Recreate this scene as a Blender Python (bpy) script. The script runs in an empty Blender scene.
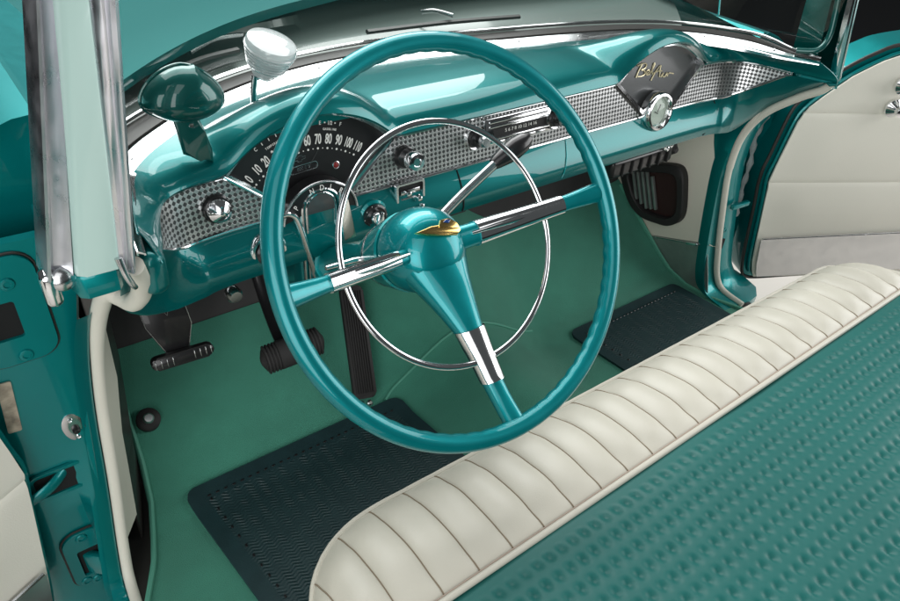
import bpy, bmesh, math, random
from mathutils import Vector, Matrix
random.seed(7)
PI = math.pi
S = bpy.context.scene
COL = S.collection
V = Vector

# ------------------------------------------------------------------ materials
def nodes_of(name):
    m = bpy.data.materials.new(name); m.use_nodes = True
    nt = m.node_tree; b = nt.nodes['Principled BSDF']
    return m, nt, b

def mat(name, col, rough=.5, metal=0., coat=0., coat_rough=.03, spec=.5, bump=0., bscale=400., var=0., vscale=6., trans=0., ior=1.45, sheen=0., rvar=0.):
    m, nt, b = nodes_of(name)
    b.inputs['Base Color'].default_value = (*col, 1)
    b.inputs['Roughness'].default_value = rough
    b.inputs['Metallic'].default_value = metal
    b.inputs['Coat Weight'].default_value = coat
    b.inputs['Coat Roughness'].default_value = coat_rough
    b.inputs['Specular IOR Level'].default_value = spec
    b.inputs['Transmission Weight'].default_value = trans
    b.inputs['IOR'].default_value = ior
    b.inputs['Sheen Weight'].default_value = sheen
    L = nt.links.new
    tc = nt.nodes.new('ShaderNodeTexCoord')
    if var > 0:
        n = nt.nodes.new('ShaderNodeTexNoise'); n.inputs['Scale'].default_value = vscale; n.inputs['Detail'].default_value = 6
        L(tc.outputs['Object'], n.inputs['Vector'])
        r = nt.nodes.new('ShaderNodeMapRange'); r.inputs[1].default_value = .3; r.inputs[2].default_value = .7
        r.inputs[3].default_value = 1 - var; r.inputs[4].default_value = 1 + var
        L(n.outputs['Fac'], r.inputs[0])
        x = nt.nodes.new('ShaderNodeMix'); x.data_type = 'RGBA'; x.blend_type = 'MULTIPLY'; x.inputs[0].default_value = 1
        x.inputs[6].default_value = (*col, 1)
        c = nt.nodes.new('ShaderNodeCombineColor')
        for i in range(3): L(r.outputs[0], c.inputs[i])
        L(c.outputs[0], x.inputs[7]); L(x.outputs[2], b.inputs['Base Color'])
    if rvar > 0:
        n = nt.nodes.new('ShaderNodeTexNoise'); n.inputs['Scale'].default_value = 35; n.inputs['Detail'].default_value = 8
        L(tc.outputs['Object'], n.inputs['Vector'])
        r = nt.nodes.new('ShaderNodeMapRange'); r.inputs[1].default_value = .35; r.inputs[2].default_value = .7
        r.inputs[3].default_value = max(0, rough - rvar * .4); r.inputs[4].default_value = rough + rvar
        L(n.outputs['Fac'], r.inputs[0]); L(r.outputs[0], b.inputs['Roughness'])
    if bump > 0:
        n = nt.nodes.new('ShaderNodeTexNoise'); n.inputs['Scale'].default_value = bscale; n.inputs['Detail'].default_value = 4
        L(tc.outputs['Object'], n.inputs['Vector'])
        bp = nt.nodes.new('ShaderNodeBump'); bp.inputs['Strength'].default_value = bump; bp.inputs['Distance'].default_value = .002
        L(n.outputs['Fac'], bp.inputs['Height']); L(bp.outputs[0], b.inputs['Normal'])
    return m

TEAL = (0.0, 0.125, 0.122)
M = {}
M['paint'] = mat('teal_paint', (.0, .225, .228), .40, .6, .7, .03, var=.04, vscale=4, spec=.2, rvar=.04)
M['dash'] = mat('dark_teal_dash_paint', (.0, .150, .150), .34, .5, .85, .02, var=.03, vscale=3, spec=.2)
M['wheel'] = mat('teal_wheel_enamel', (0.0, .25, .27), .36, .6, .8, .04, spec=.2, var=.05, vscale=18, rvar=.05)
M['wheel_grip'] = mat('teal_grip_enamel', (0.0, .215, .232), .42, .55, .7, .06, spec=.2, var=.06, vscale=14, rvar=.06)
M['mint'] = mat('mint_paint', (.46, .64, .59), .35, 0, .6, .05)
M['chrome'] = mat('chrome', (.82, .83, .84), .09, 1., rvar=.03)
M['satin'] = mat('satin_chrome', (.62, .63, .64), .22, 1., rvar=.08)
M['brushed'] = mat('brushed_steel', (.64, .65, .65), .36, 1., rvar=.08)
M['channel'] = mat('worn_chrome', (.80, .80, .84), .30, 1., rvar=.12)
M['black'] = mat('black_plastic', (.012, .012, .013), .3, 0, .3)
M['rubber'] = mat('black_rubber', (.022, .021, .021), .6, bump=.1, bscale=300)
M['dark'] = mat('dark_cavity', (.008, .009, .009), .9)  # near-black for openings and gaps; the openings' shade is in this colour
M['firewall'] = mat('firewall_board', (.05, .047, .048), .75, bump=.2, bscale=120, var=.2)
M['dial'] = mat('dial_black', (.012, .012, .013), .35)
M['fan'] = mat('grey_speaker_panel', (.075, .08, .082), .33, .3, .3, .1)
M['white'] = mat('dial_white', (.8, .8, .76), .5)
M['red'] = mat('dial_red', (.25, .02, .02), .4)
M['gold'] = mat('gold_plate', (.9, .62, .22), .18, 1.)
M['cream'] = mat('cream_script', (.85, .76, .5), .25, .5)
M['blue'] = mat('blue_enamel', (.01, .05, .22), .15, 0, 1.)
M['carpet'] = mat('green_carpet', (.052, .255, .178), .92, bump=.8, bscale=700, var=.07, vscale=16, sheen=.2)
M['binding'] = mat('carpet_binding', (.10, .36, .26), .6, bump=.3, bscale=700)
M['vinyl'] = mat('ivory_vinyl', (.53, .51, .435), .40, bump=.16, bscale=650, var=.03, vscale=9)
M['vinyl_door'] = mat('ivory_door_vinyl', (.79, .77, .68), .45, bump=.14, bscale=520, var=.02, vscale=4)
M['windlace'] = mat('ivory_windlace', (.70, .68, .59), .55, bump=.1, bscale=500)
M['thread'] = mat('pink_thread', (.44, .34, .28), .7)
M['groove'] = mat('pleat_thread', (.22, .175, .12), .8)
M['kick'] = mat('beige_kick_board', (.74, .715, .61), .6, bump=.1, bscale=250, var=.03)
M['kickmetal'] = mat('grey_scuff_plate', (.36, .40, .38), .32, .7, bump=.35, bscale=160, var=.15, vscale=20)
M['cowl'] = mat('cowl_reflection_grey', (.12, .155, .142), .35, .1, .6, .08)  # teal cowl greyed in its base colour for the glass reflections
M['hood'] = mat('teal_hood_paint', (0.0, .12, .116), .45, .45, .45, .05, spec=.15)
M['gasket'] = mat('gasket_rubber', (.03, .028, .026), .4)
M['mirror_paint'] = mat('dark_teal_enamel', (0.0, .085, .075), .35, .4, 1., .04, spec=.3)
M['ground'] = mat('studio_floor', (.62, .58, .53), .6, var=.03, vscale=2)
M['ground_unlit'] = mat('unlit_studio_floor', (.02, .02, .022), .7)  # far floor's lack of light put into its colour
M['ventred'] = mat('vent_rust_red', (.03, .012, .011), .6)
M['tag'] = mat('worn_tag', (.42, .36, .28), .5, .3, var=.45, vscale=70)
M['jamb'] = mat('jamb_grey_sealer', (.16, .19, .19), .5, var=.4, vscale=25)

def glass_mat():
    m = bpy.data.materials.new('window_glass'); m.use_nodes = True
    nt = m.node_tree; nt.nodes.clear()
    o = nt.nodes.new('ShaderNodeOutputMaterial'); mx = nt.nodes.new('ShaderNodeMixShader')
    t = nt.nodes.new('ShaderNodeBsdfTransparent'); t.inputs[0].default_value = (.90, .94, .92, 1)
    g = nt.nodes.new('ShaderNodeBsdfGlossy'); g.inputs['Roughness'].default_value = .01
    lw = nt.nodes.new('ShaderNodeLayerWeight'); lw.inputs[0].default_value = .5
    p = nt.nodes.new('ShaderNodeMath'); p.operation = 'POWER'; p.inputs[1].default_value = 5
    q = nt.nodes.new('ShaderNodeMath'); q.operation = 'MULTIPLY_ADD'; q.inputs[1].default_value = .80; q.inputs[2].default_value = .04
    L = nt.links.new
    L(lw.outputs['Facing'], p.inputs[0]); L(p.outputs[0], q.inputs[0])
    L(q.outputs[0], mx.inputs[0]); L(t.outputs[0], mx.inputs[1]); L(g.outputs[0], mx.inputs[2]); L(mx.outputs[0], o.inputs[0])
    return m
M['glass'] = glass_mat()
M['lucite'] = mat('clear_lucite', (.86, .93, .93), .07, 0, 1., trans=.4, ior=1.46)

def uvtex_math(nt):
    """returns helper making math nodes on the UV map in metres"""
    L = nt.links.new
    uv = nt.nodes.new('ShaderNodeUVMap'); sp = nt.nodes.new('ShaderNodeSeparateXYZ'); L(uv.outputs[0], sp.inputs[0])
    def op(o, a, b=None, c=None):
        n = nt.nodes.new('ShaderNodeMath'); n.operation = o
        for i, q in enumerate((a, b, c)):
            if q is None: continue
            if isinstance(q, (int, float)): n.inputs[i].default_value = q
            else: L(q, n.inputs[i])
        return n.outputs[0]
    return sp.outputs[0], sp.outputs[1], op

def grille_mat():
    m, nt, b = nodes_of('pierced_chrome'); L = nt.links.new
    u, v, op = uvtex_math(nt)
    pu, pv = .0080, .0076
    a = op('DIVIDE', u, pu); c = op('DIVIDE', v, pv)
    # staggered lozenge holes
    s = op('ADD', op('COSINE', op('MULTIPLY', op('ADD', a, c), PI * 1.0 * 1)), 0.)
    t = op('COSINE', op('MULTIPLY', op('SUBTRACT', a, c), PI * 1.0))
    pr = op('MULTIPLY', s, t)                      # peaks on a staggered lattice
    ab = op('ABSOLUTE', pr)
    sm = nt.nodes.new('ShaderNodeMapRange'); sm.interpolation_type = 'SMOOTHSTEP'
    L(pr, sm.inputs[0]); sm.inputs[1].default_value = -.06; sm.inputs[2].default_value = .22
    mx = nt.nodes.new('ShaderNodeMix'); mx.data_type = 'RGBA'
    L(sm.outputs[0], mx.inputs[0]); mx.inputs[6].default_value = (.62, .63, .63, 1); mx.inputs[7].default_value = (.055, .062, .062, 1)
    L(mx.outputs[2], b.inputs['Base Color'])
    b.inputs['Metallic'].default_value = 1
    L(op('SUBTRACT', 1., sm.outputs[0]), b.inputs['Metallic'])
    b.inputs['Roughness'].default_value = .32
    bp = nt.nodes.new('ShaderNodeBump'); bp.inputs['Strength'].default_value = .7; bp.inputs['Distance'].default_value = .0012
    L(op('SUBTRACT', 1., sm.outputs[0]), bp.inputs['Height']); L(bp.outputs[0], b.inputs['Normal'])
    return m
M['grille'] = grille_mat()

M['waffle'] = mat('teal_embossed_vinyl', (.008, .112, .100), .46, spec=.36, bump=.12, bscale=900, var=.05, vscale=7)

def mat_rubber():
    m, nt, b = nodes_of('ribbed_mat_rubber'); L = nt.links.new
    u, v, op = uvtex_math(nt)
    wob = op('MULTIPLY', op('PINGPONG', u, .011), .5)
    w = op('SINE', op('MULTIPLY', op('ADD', v, wob), 2 * PI / .0066))
    gap = op('SINE', op('MULTIPLY', u, 2 * PI / .022))
    n = nt.nodes.new('ShaderNodeTexNoise'); n.inputs['Scale'].default_value = 30; n.inputs['Detail'].default_value = 5
    tc = nt.nodes.new('ShaderNodeTexCoord'); L(tc.outputs['Object'], n.inputs['Vector'])
    n2 = nt.nodes.new('ShaderNodeTexNoise'); n2.inputs['Scale'].default_value = 42; n2.inputs['Detail'].default_value = 2; L(tc.outputs['Object'], n2.inputs['Vector'])
    rr = nt.nodes.new('ShaderNodeMapRange'); rr.inputs[1].default_value = .38; rr.inputs[2].default_value = .62; L(n2.outputs[0], rr.inputs[0])
    h = op('MULTIPLY', op('MULTIPLY', w, op('ADD', .55, op('MULTIPLY', gap, .45))), op('ADD', .15, rr.outputs[0]))
    bp = nt.nodes.new('ShaderNodeBump'); bp.inputs['Strength'].default_value = .6; bp.inputs['Distance'].default_value = .0014
    L(h, bp.inputs['Height']); L(bp.outputs[0], b.inputs['Normal'])
    mx = nt.nodes.new('ShaderNodeMix'); mx.data_type = 'RGBA'; L(n.outputs[0], mx.inputs[0])
    mx.inputs[6].default_value = (.010, .032, .036, 1); mx.inputs[7].default_value = (.020, .052, .055, 1)
    L(mx.outputs[2], b.inputs['Base Color']); b.inputs['Roughness'].default_value = .5
    return m
M['mat'] = mat_rubber()
M['mat_plain'] = mat('plain_mat_rubber', (.013, .040, .044), .5, bump=.15, bscale=350, var=.15, vscale=25)

# ------------------------------------------------------------------ object helpers
ROOT = {}
def thing(name, label, cat, mtx=None, loc=None, group=None):
    o = bpy.data.objects.new(name, None); COL.objects.link(o)
    o.empty_display_size = .05
    mtx = mtx if mtx is not None else Matrix.Translation(V(loc or (0, 0, 0)))
    o.matrix_world = mtx; ROOT[o.name] = mtx.copy()
    o['label'] = label; o['category'] = cat
    if group: o['group'] = group
    return o
def root_of(p):
    while p.parent: p = p.parent
    return p

def mesh_obj(name, vf, material, parent=None, smooth=40, uv=None, label=None):
    """vf = (verts in world coordinates, faces); children are stored in their thing's frame"""
    vs, fs = vf[0], vf[1]
    me = bpy.data.meshes.new(name)
    me.from_pydata([tuple(v) for v in vs], [], [tuple(f) for f in fs])
    mats = material if isinstance(material, list) else [material]
    for mm in mats: me.materials.append(mm)
    if len(vf) > 2 and vf[2]:
        for p, i in zip(me.polygons, vf[2]): p.material_index = i
    bm = bmesh.new(); bm.from_mesh(me); bmesh.ops.remove_doubles(bm, verts=bm.verts, dist=1e-6)
    bmesh.ops.recalc_face_normals(bm, faces=bm.faces) if uv is None else None
    bm.to_mesh(me); bm.free()
    if uv is not None:
        l = me.uv_layers.new(name='UVMap')
        for lp in me.loops: l.data[lp.index].uv = uv(me.vertices[lp.vertex_index].co)
    if parent is not None: me.transform(ROOT[root_of(parent).name].inverted())
    if smooth:
        for p in me.polygons: p.use_smooth = True
        me.set_sharp_from_angle(angle=math.radians(smooth))
    o = bpy.data.objects.new(name, me); COL.objects.link(o)
    if parent is not None: o.parent = parent
    if label: o['label'] = label
    return o

def single(name, label, cat, vf, material, **k):
    g = k.pop('group', None)
    o = mesh_obj(name, vf, material, None, **k); o['label'] = label; o['category'] = cat
    if g: o['group'] = g
    return o

def join(*parts):
    vs, fs, mi = [], [], []
    for p in parts:
        b = len(vs); vs += list(p[0]); fs += [tuple(i + b for i in f) for f in p[1]]
        mi += list(p[2]) if len(p) > 2 and p[2] else [0] * len(p[1])
    return vs, fs, mi
def remat(p, i): return p[0], p[1], [i] * len(p[1])
def xf(p, mtx): return [mtx @ V(v) for v in p[0]], p[1], (p[2] if len(p) > 2 else None)

def spline(pts, n=8, closed=False):
    P = [V(p) for p in pts]; out = []; N = len(P)
    for i in range(N if closed else N - 1):
        if closed: a, b, c, d = P[(i - 1) % N], P[i], P[(i + 1) % N], P[(i + 2) % N]
        else: a, b, c, d = P[max(i - 1, 0)], P[i], P[i + 1], P[min(i + 2, N - 1)]
        for k in range(n):
            t = k / n
            out.append(.5 * ((2 * b) + (c - a) * t + (2 * a - 5 * b + 4 * c - d) * t * t + (3 * b - a - 3 * c + d) * t ** 3))
    if not closed: out.append(P[-1])
    return out

def tube(path, r, n=10, closed=False, flat=1., up=None, caps=True):
    """swept tube; r number or list; flat = ratio of the second axis; up keeps the first axis steady"""
    P = [V(p) for p in path]; N = len(P)
    rs = r if isinstance(r, (list, tuple)) else [r] * N
    vs, fs = [], []; nrm = None
    for i in range(N):
        t = (P[(i + 1) % N] - P[i - 1]) if closed else (P[min(i + 1, N - 1)] - P[max(i - 1, 0)])
        t.normalize()
        if up is not None: nrm = V(up) - t * t.dot(V(up))
        else:
            if nrm is None:
                nrm = V((0, 0, 1)) if abs(t.z) < .9 else V((1, 0, 0))
            nrm = nrm - t * t.dot(nrm)
        nrm.normalize(); bn = t.cross(nrm)
        for k in range(n):
            a = 2 * PI * k / n
            vs.append(P[i] + (nrm * math.cos(a) + bn * math.sin(a) * flat) * rs[i])
    for i in range(N if closed else N - 1):
        j = (i + 1) % N
        for k in range(n):
            k2 = (k + 1) % n
            fs.append((i * n + k, i * n + k2, j * n + k2, j * n + k))
    if not closed and caps:
        fs.append(tuple(range(n - 1, -1, -1))); fs.append(tuple((N - 1) * n + k for k in range(n)))
    return vs, fs

def lathe(prof, n=32, mtx=Matrix.Identity(4)):
    vs, fs = [], []
    for r, z in prof:
        for k in range(n):
            a = 2 * PI * k / n
            vs.append(mtx @ V((r * math.cos(a), r * math.sin(a), z)))
    for i in range(len(prof) - 1):
        for k in range(n):
            k2 = (k + 1) % n
            fs.append((i * n + k, i * n + k2, (i + 1) * n + k2, (i + 1) * n + k))
    if prof[0][0] > 1e-6: fs.append(tuple(range(n - 1, -1, -1)))
    if prof[-1][0] > 1e-6: fs.append(tuple((len(prof) - 1) * n + k for k in range(n)))
    return vs, fs

def frame(o, ez, ex=None):
    ez = V(ez).normalized(); ex = V(ex) if ex is not None else (V((1, 0, 0)) if abs(ez.x) < .9 else V((0, 1, 0)))
    ex = (ex - ez * ez.dot(ex)).normalized(); ey = ez.cross(ex)
    return Matrix(((ex.x, ey.x, ez.x, o[0]), (ex.y, ey.y, ez.y, o[1]), (ex.z, ey.z, ez.z, o[2]), (0, 0, 0, 1)))

def grid(rows, closed_u=False, thick=None):
    m = len(rows); n = len(rows[0]); vs = [V(p) for r in rows for p in r]; fs = []
    for i in range(m - 1):
        for j in range(n if closed_u else n - 1):
            k = (j + 1) % n
            fs.append((i * n + j, i * n + k, (i + 1) * n + k, (i + 1) * n + j))
    return vs, fs

def bm_out(bm):
    bm.verts.ensure_lookup_table(); vs = [v.co.copy() for v in bm.verts]
    fs = [tuple(v.index for v in f.verts) for f in bm.faces]; bm.free(); return vs, fs

def rbox(size, bevel=.003, seg=2, mtx=Matrix.Identity(4)):
    bm = bmesh.new(); bmesh.ops.create_cube(bm, size=1)
    for v in bm.verts: v.co = V((v.co.x * size[0], v.co.y * size[1], v.co.z * size[2]))
    if bevel: bmesh.ops.bevel(bm, geom=list(bm.edges), offset=bevel, segments=seg, profile=.5, affect='EDGES', clamp_overlap=True)
    bm.normal_update(); bm.verts.index_update()
    return xf(bm_out(bm), mtx)

def prism(poly, depth, mtx=Matrix.Identity(4), bevel=.0, seg=2):
    """2-D outline in the frame's x,y extruded along its z from 0 to depth"""
    bm = bmesh.new()
    a = [bm.verts.new((x, y, 0)) for x, y in poly]; b = [bm.verts.new((x, y, depth)) for x, y in poly]
    n = len(poly); bm.faces.new(a[::-1]); top = bm.faces.new(b)
    for i in range(n): bm.faces.new((a[i], a[(i + 1) % n], b[(i + 1) % n], b[i]))
    if bevel: bmesh.ops.bevel(bm, geom=list(top.edges), offset=bevel, segments=seg, profile=.5, affect='EDGES', clamp_overlap=True)
    bmesh.ops.recalc_face_normals(bm, faces=bm.faces); bm.verts.index_update()
    return xf(bm_out(bm), mtx)

def thicken(vf, d):
    """give a sheet a thickness by a solidify pass along vertex normals"""
    me = bpy.data.meshes.new('tmp'); me.from_pydata([tuple(v) for v in vf[0]], [], vf[1])
    bm = bmesh.new(); bm.from_mesh(me); bmesh.ops.recalc_face_normals(bm, faces=bm.faces)
    bmesh.ops.solidify(bm, geom=list(bm.faces), thickness=d); bm.verts.index_update()
    out = bm_out(bm); bpy.data.meshes.remove(me); return out

def rounded_rect(w, h, r, n=5):
    out = []
    for cx, cy, a0 in ((w / 2 - r, h / 2 - r, 0), (-w / 2 + r, h / 2 - r, 90), (-w / 2 + r, -h / 2 + r, 180), (w / 2 - r, -h / 2 + r, 270)):
        for k in range(n + 1):
            a = math.radians(a0 + 90 * k / n); out.append((cx + r * math.cos(a), cy + r * math.sin(a)))
    return out

def text(body, size, mtx, depth=.0004, sx=1., spacing=1., bold=0.):
    cu = bpy.data.curves.new('txt', 'FONT'); cu.body = body; cu.size = size; cu.extrude = depth
    cu.align_x = 'CENTER'; cu.align_y = 'CENTER'; cu.space_character = spacing; cu.offset = bold
    o = bpy.data.objects.new('txt', cu); COL.objects.link(o)
    bpy.context.view_layer.update()
    me = bpy.data.meshes.new_from_object(o.evaluated_get(bpy.context.evaluated_depsgraph_get()))
    vs = [mtx @ V((v.co.x * sx, v.co.y, v.co.z)) for v in me.vertices]; fs = [tuple(p.vertices) for p in me.polygons]
    bpy.data.objects.remove(o); bpy.data.curves.remove(cu); bpy.data.meshes.remove(me)
    return vs, fs

def each(name, parts, material, parent, **k):
    return [mesh_obj(name, p, material, parent, **k) for p in parts]
def slab(rows, off):
    """closed sheet: the grid and the same grid moved by off"""
    m, n = len(rows), len(rows[0]); vs, fs = grid(rows); N = len(vs); vs2 = [v + V(off) for v in vs]
    f2 = fs + [tuple(i + N for i in f[::-1]) for f in fs]
    rim = [j for j in range(n)] + [i * n + n - 1 for i in range(1, m)] + [(m - 1) * n + j for j in range(n - 2, -1, -1)] + [i * n for i in range(m - 2, 0, -1)]
    for a, b in zip(rim, rim[1:] + rim[:1]): f2.append((a, b, b + N, a + N))
    return vs + vs2, f2

def lerp(a, b, t): return a + (b - a) * t
def interp(x, tab):
    if x <= tab[0][0]: return tab[0][1]
    for (a, b), (c, d) in zip(tab, tab[1:]):
        if x <= c: return b + (d - b) * (x - a) / (c - a)
    return tab[-1][1]
def smooth(e0, e1, x):
    t = max(0, min(1, (x - e0) / (e1 - e0))); return t * t * (3 - 2 * t)

# ------------------------------------------------------------------ camera
cam = bpy.data.cameras.new('camera'); co = bpy.data.objects.new('camera', cam); COL.objects.link(co); S.camera = co
Rc = ((0.8016728090528198, -0.5945493855717293, 0.06190101244438864), (-0.313478627542822, -0.5063250899300502, -0.8033467827664436), (0.5089713717874806, 0.624616627559342, -0.5922855825335988))
r_, d_, f_ = V(Rc[0]), V(Rc[1]), V(Rc[2]); u_ = -d_; b_ = -f_
co.matrix_world = Matrix(((r_.x, u_.x, b_.x, -.8105), (r_.y, u_.y, b_.y, -.5124), (r_.z, u_.z, b_.z, 1.0741), (0, 0, 0, 1)))
cam.sensor_width = 36; cam.sensor_fit = 'HORIZONTAL'; cam.lens = 36 * 717.83 / 900; cam.clip_start = .02; cam.clip_end = 200

# ------------------------------------------------------------------ the floor
BASE = [(-1.2, 0), (.34, 0), (.40, .012), (.44, .035), (.50, .078), (.55, .116), (.60, .152), (.635, .178)]
def hump(x, y):
    h = interp(y, [(-1, .085), (.3, .085), (.45, .10), (.635, .15)]); w = interp(y, [(-1, .20), (.35, .21), (.635, .30)])
    return h * (.5 + .5 * math.cos(PI * x / w)) if abs(x) < w else 0
def edge_x(y, s=-1):
    if s < 0: return interp(y, [(-2, .80), (.15, .80), (.221, .777), (.29, .742), (.34, .726), (.40, .707), (.46, .696), (.55, .688), (.7, .69)])
    return interp(y, [(-2, .78), (.05, .78), (.19, .738), (.264, .708), (.33, .701), (.7, .698)])
def floor_z(x, y):
    e = max(0, abs(x) - .63); return interp(y, BASE) + hump(x, y) * .92 + e * e * 1.6 * smooth(.30, .50, y)
NX = 96
ys = [-1.1 + .05 * i for i in range(29)] + [.34 + .012 * i for i in range(25)] + [.635]
rows = [[(lerp(-edge_x(y), edge_x(y, 1), j / NX), y, floor_z(lerp(-edge_x(y), edge_x(y, 1), j / NX), y)) for j in range(NX + 1)] for y in ys]
fl = mesh_obj('floor', slab(rows, (0, 0, -.008)), M['carpet']); fl['kind'] = 'structure'
pp = spline([(-.222, .397, 0), (-.19, .41, 0), (-.12, .415, 0), (-.05, .415, 0), (.02, .41, 0), (.09, .405, 0), (.15, .40, 0), (.19, .40, 0)], 8)
pp = [(p.x, p.y, floor_z(p.x, p.y) + .0022) for p in pp]
b = mesh_obj('seam_piping', tube(pp, .0030, 8), M['binding']); b.parent = fl
for s in (-1, 1):
    e = [(s * (edge_x(y, s) - .006), y, floor_z(edge_x(y, s), y) + .003) for y in [-.2 + .02 * i for i in range(42)]]
    b = mesh_obj('edge_binding', tube(e, .006, 8, flat=.8), M['binding']); b.parent = fl
gr = mesh_obj('ground', grid([[(-14, -14, -.364), (14, -14, -.364)], [(-14, 14, -.364), (14, 14, -.364)]]), M['ground_unlit'], smooth=0); gr['kind'] = 'structure'  # outer sheet coloured dark to draw the floor beyond the light
gr = mesh_obj('studio_floor', grid([[(-2.4, -2.4, -.36), (2.4, -2.4, -.36)], [(-2.4, 2.0, -.36), (2.4, 2.0, -.36)]]), M['ground'], smooth=0); gr['kind'] = 'structure'

# ------------------------------------------------------------------ car body
body = thing('car', 'teal car body around the dashboard with its doors open and ivory edging on the pillars', 'car', loc=(0, .4, 0))

# garnish curve along the windshield base
GP = [(-.672, .16), (-.66, .23), (-.645, .29), (-.632, .332), (-.602, .373), (-.564, .41), (-.515, .449), (-.46, .48), (-.379, .518), (-.30, .541),
      (-.219, .553), (-.096, .556), (0, .543), (.105, .524), (.236, .50), (.362, .470), (.45, .437), (.504, .404), (.548, .358), (.578, .305), (.603, .24), (.638, .174)]
GZ = .66
def resample(pts, n):
    P = spline([V((p[0], p[1], p[2] if len(p) > 2 else 0)) for p in pts], 12)
    L = [0]
    for a, b in zip(P, P[1:]): L.append(L[-1] + (b - a).length)
    out = []; j = 0
    for i in range(n):
        s = L[-1] * i / (n - 1)
        while j < len(P) - 2 and L[j + 1] < s: j += 1
        out.append(P[j].lerp(P[j + 1], (s - L[j]) / max(1e-9, L[j + 1] - L[j])))
    return out
NS = 281
G = resample(GP, NS)
def outnorm(P, i):
    t = (P[min(i + 1, len(P) - 1)] - P[max(i - 1, 0)]).normalized(); return V((-t.y, t.x, 0))
GN = [outnorm(G, i) for i in range(NS)]
def gofs(d, z):
    out = []
    for i, (g, n) in enumerate(zip(G, GN)):
        k = smooth(0, 26, min(i, NS - 1 - i) + .5); out.append(V((g.x, g.y, lerp(.655, z, .35 + .65 * k))) + n * d * (.35 + .65 * k))
    return out
mesh_obj('windshield_garnish', thicken(grid([gofs(-.006, .652), gofs(-.0055, .6575), gofs(-.002, .6600), gofs(.006, .6645), gofs(.0135, .6688), gofs(.016, .6697), gofs(.0195, .6685), gofs(.020, .655)]), .002), M['chrome'], body)
scr = [lathe([(0, .0012), (.0022, .0008), (.0028, 0)], 12, frame(V((G[i].x, G[i].y, .6655)) + GN[i] * .008, V((-GN[i].x * .75, -GN[i].y * .75, 1)))) for i in range(12, NS, 23)]
each('garnish_screw', scr, M['satin'], body)
mesh_obj('windshield_gasket', thicken(grid([gofs(.0205, .658), gofs(.0215, .6705), gofs(.035, .673), gofs(.050, .672), gofs(.058, .668)]), .002), M['gasket'], body)
mesh_obj('reveal_moulding', tube(gofs(.056, .676), .0035, 8), M['chrome'], body)
# windshield pane: rises from the gasket, leaning back at the middle
WH = .34
def gl(d, z): return [V((g.x * (1 - .10 * (z - .67) / WH), g.y - .16 * (z - .67), z)) + n * d for g, n in zip(G, GN)]
mesh_obj('windshield_pane', grid([gl(.046, .672 + WH * k / 6) for k in range(7)]), M['glass'], body)
# cowl and hood beyond the glass
def hoodedge(x): return .715 - (.651 if x < 0 else .30) * x * x
cr = [gofs(.058, .668), gofs(.075, .676), gofs(.10, .680), gofs(.13, .684), gofs(.17, .688)]
H1 = []
for i, g in enumerate(G):
    p = V((g.x, g.y, 0)) + GN[i] * .17
    H1.append(V((p.x, max(p.y, hoodedge(p.x) + .05), .70)))
cr.append(H1); cr.append([V((p.x, p.y + .12, .70)) for p in H1])
ic = [i for i in range(NS) if G[i].y > (.335 if G[i].x < 0 else .40)]
cr = [[V((min(r[i].x, .695), r[i].y, r[i].z)) for i in ic] for r in cr]
mesh_obj('cowl_panel', thicken(grid(cr), .003), M['cowl'], body)
hx = [-.66 + 1.32 * i / 70 for i in range(71)]
def hoodz(x, y, e): return .742 + .035 * smooth(0, .9, y - e) - .05 * (abs(x) / .7) ** 4 + .012 * math.exp(-(x / .12) ** 2)
hr = []
for k in range(22):
    yy = .06 * k
    hr.append([(x, hoodedge(x) + yy, hoodz(x, hoodedge(x) + yy, hoodedge(x)) - (.003 if k == 0 else 0)) for x in hx])
mesh_obj('hood', thicken(grid([[(x, hoodedge(x) + .004, hoodz(x, 0, 0) - .020) for x in hx]] + hr), .003), M['hood'], body)
# aerial on the far fender
mesh_obj('aerial', tube([(.7745, .5, .60), (.763, .5, .634), (.745, .5, .690), (.60, .5, 1.14)], [.004, .0022, .0020, .0014], 8), M['chrome'], body)
# wipers
def wiper(arm, blade):
    w = mesh_obj('wiper_arm', tube(spline(arm, 6), .004, 8, flat=.6), M['satin'], body)
    mesh_obj('wiper_blade', tube(spline(blade, 6), .0045, 6, flat=1.5), M['gasket'], w)
wiper([(-.34, .665, .70), (-.40, .63, .71), (-.455, .59, .708)], [(-.375, .605, .697), (-.455, .575, .699), (-.54, .515, .697)])
wiper([(.02, .66, .70), (.03, .63, .708), (.05, .60, .705)], [(-.13, .613, .693), (.04, .603, .693), (.20, .580, .692)])

# fenders
for s in (-1, 1):
    secs = []
    for x, z in ((.700, .735), (.712, .746), (.735, .744), (.775, .730), (.83, .70), (.87, .62), (.89, .05)):
        secs = secs if secs else [[(s * .60, .45, .70), (s * .60, .60, .71), (s * .60, 1.0, .72), (s * .60, 1.6, .70)]]
        dz = 0 if s < 0 else -.085
        secs.append([(s * x, .35, z + dz), (s * x, .60, z + dz + .005), (s * x, 1.0, z + dz + .005), (s * x, 1.6, z + dz - .01)])
    sj = secs[1:]
    jamb = [[q[0] for q in sj], [(q[0][0], .362, q[0][2] - .020) for q in sj], [(s * max(.728, abs(q[0][0])), .375, min(q[0][2] - .03, .66)) for q in sj], [(s * max(.742, abs(q[0][0])), .375, .50) for q in sj], [(s * max(.785, abs(q[0][0])), .375, .05) for q in sj]]
    mesh_obj('fender', join(grid(secs), grid(jamb)), M['paint'], body)

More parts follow.
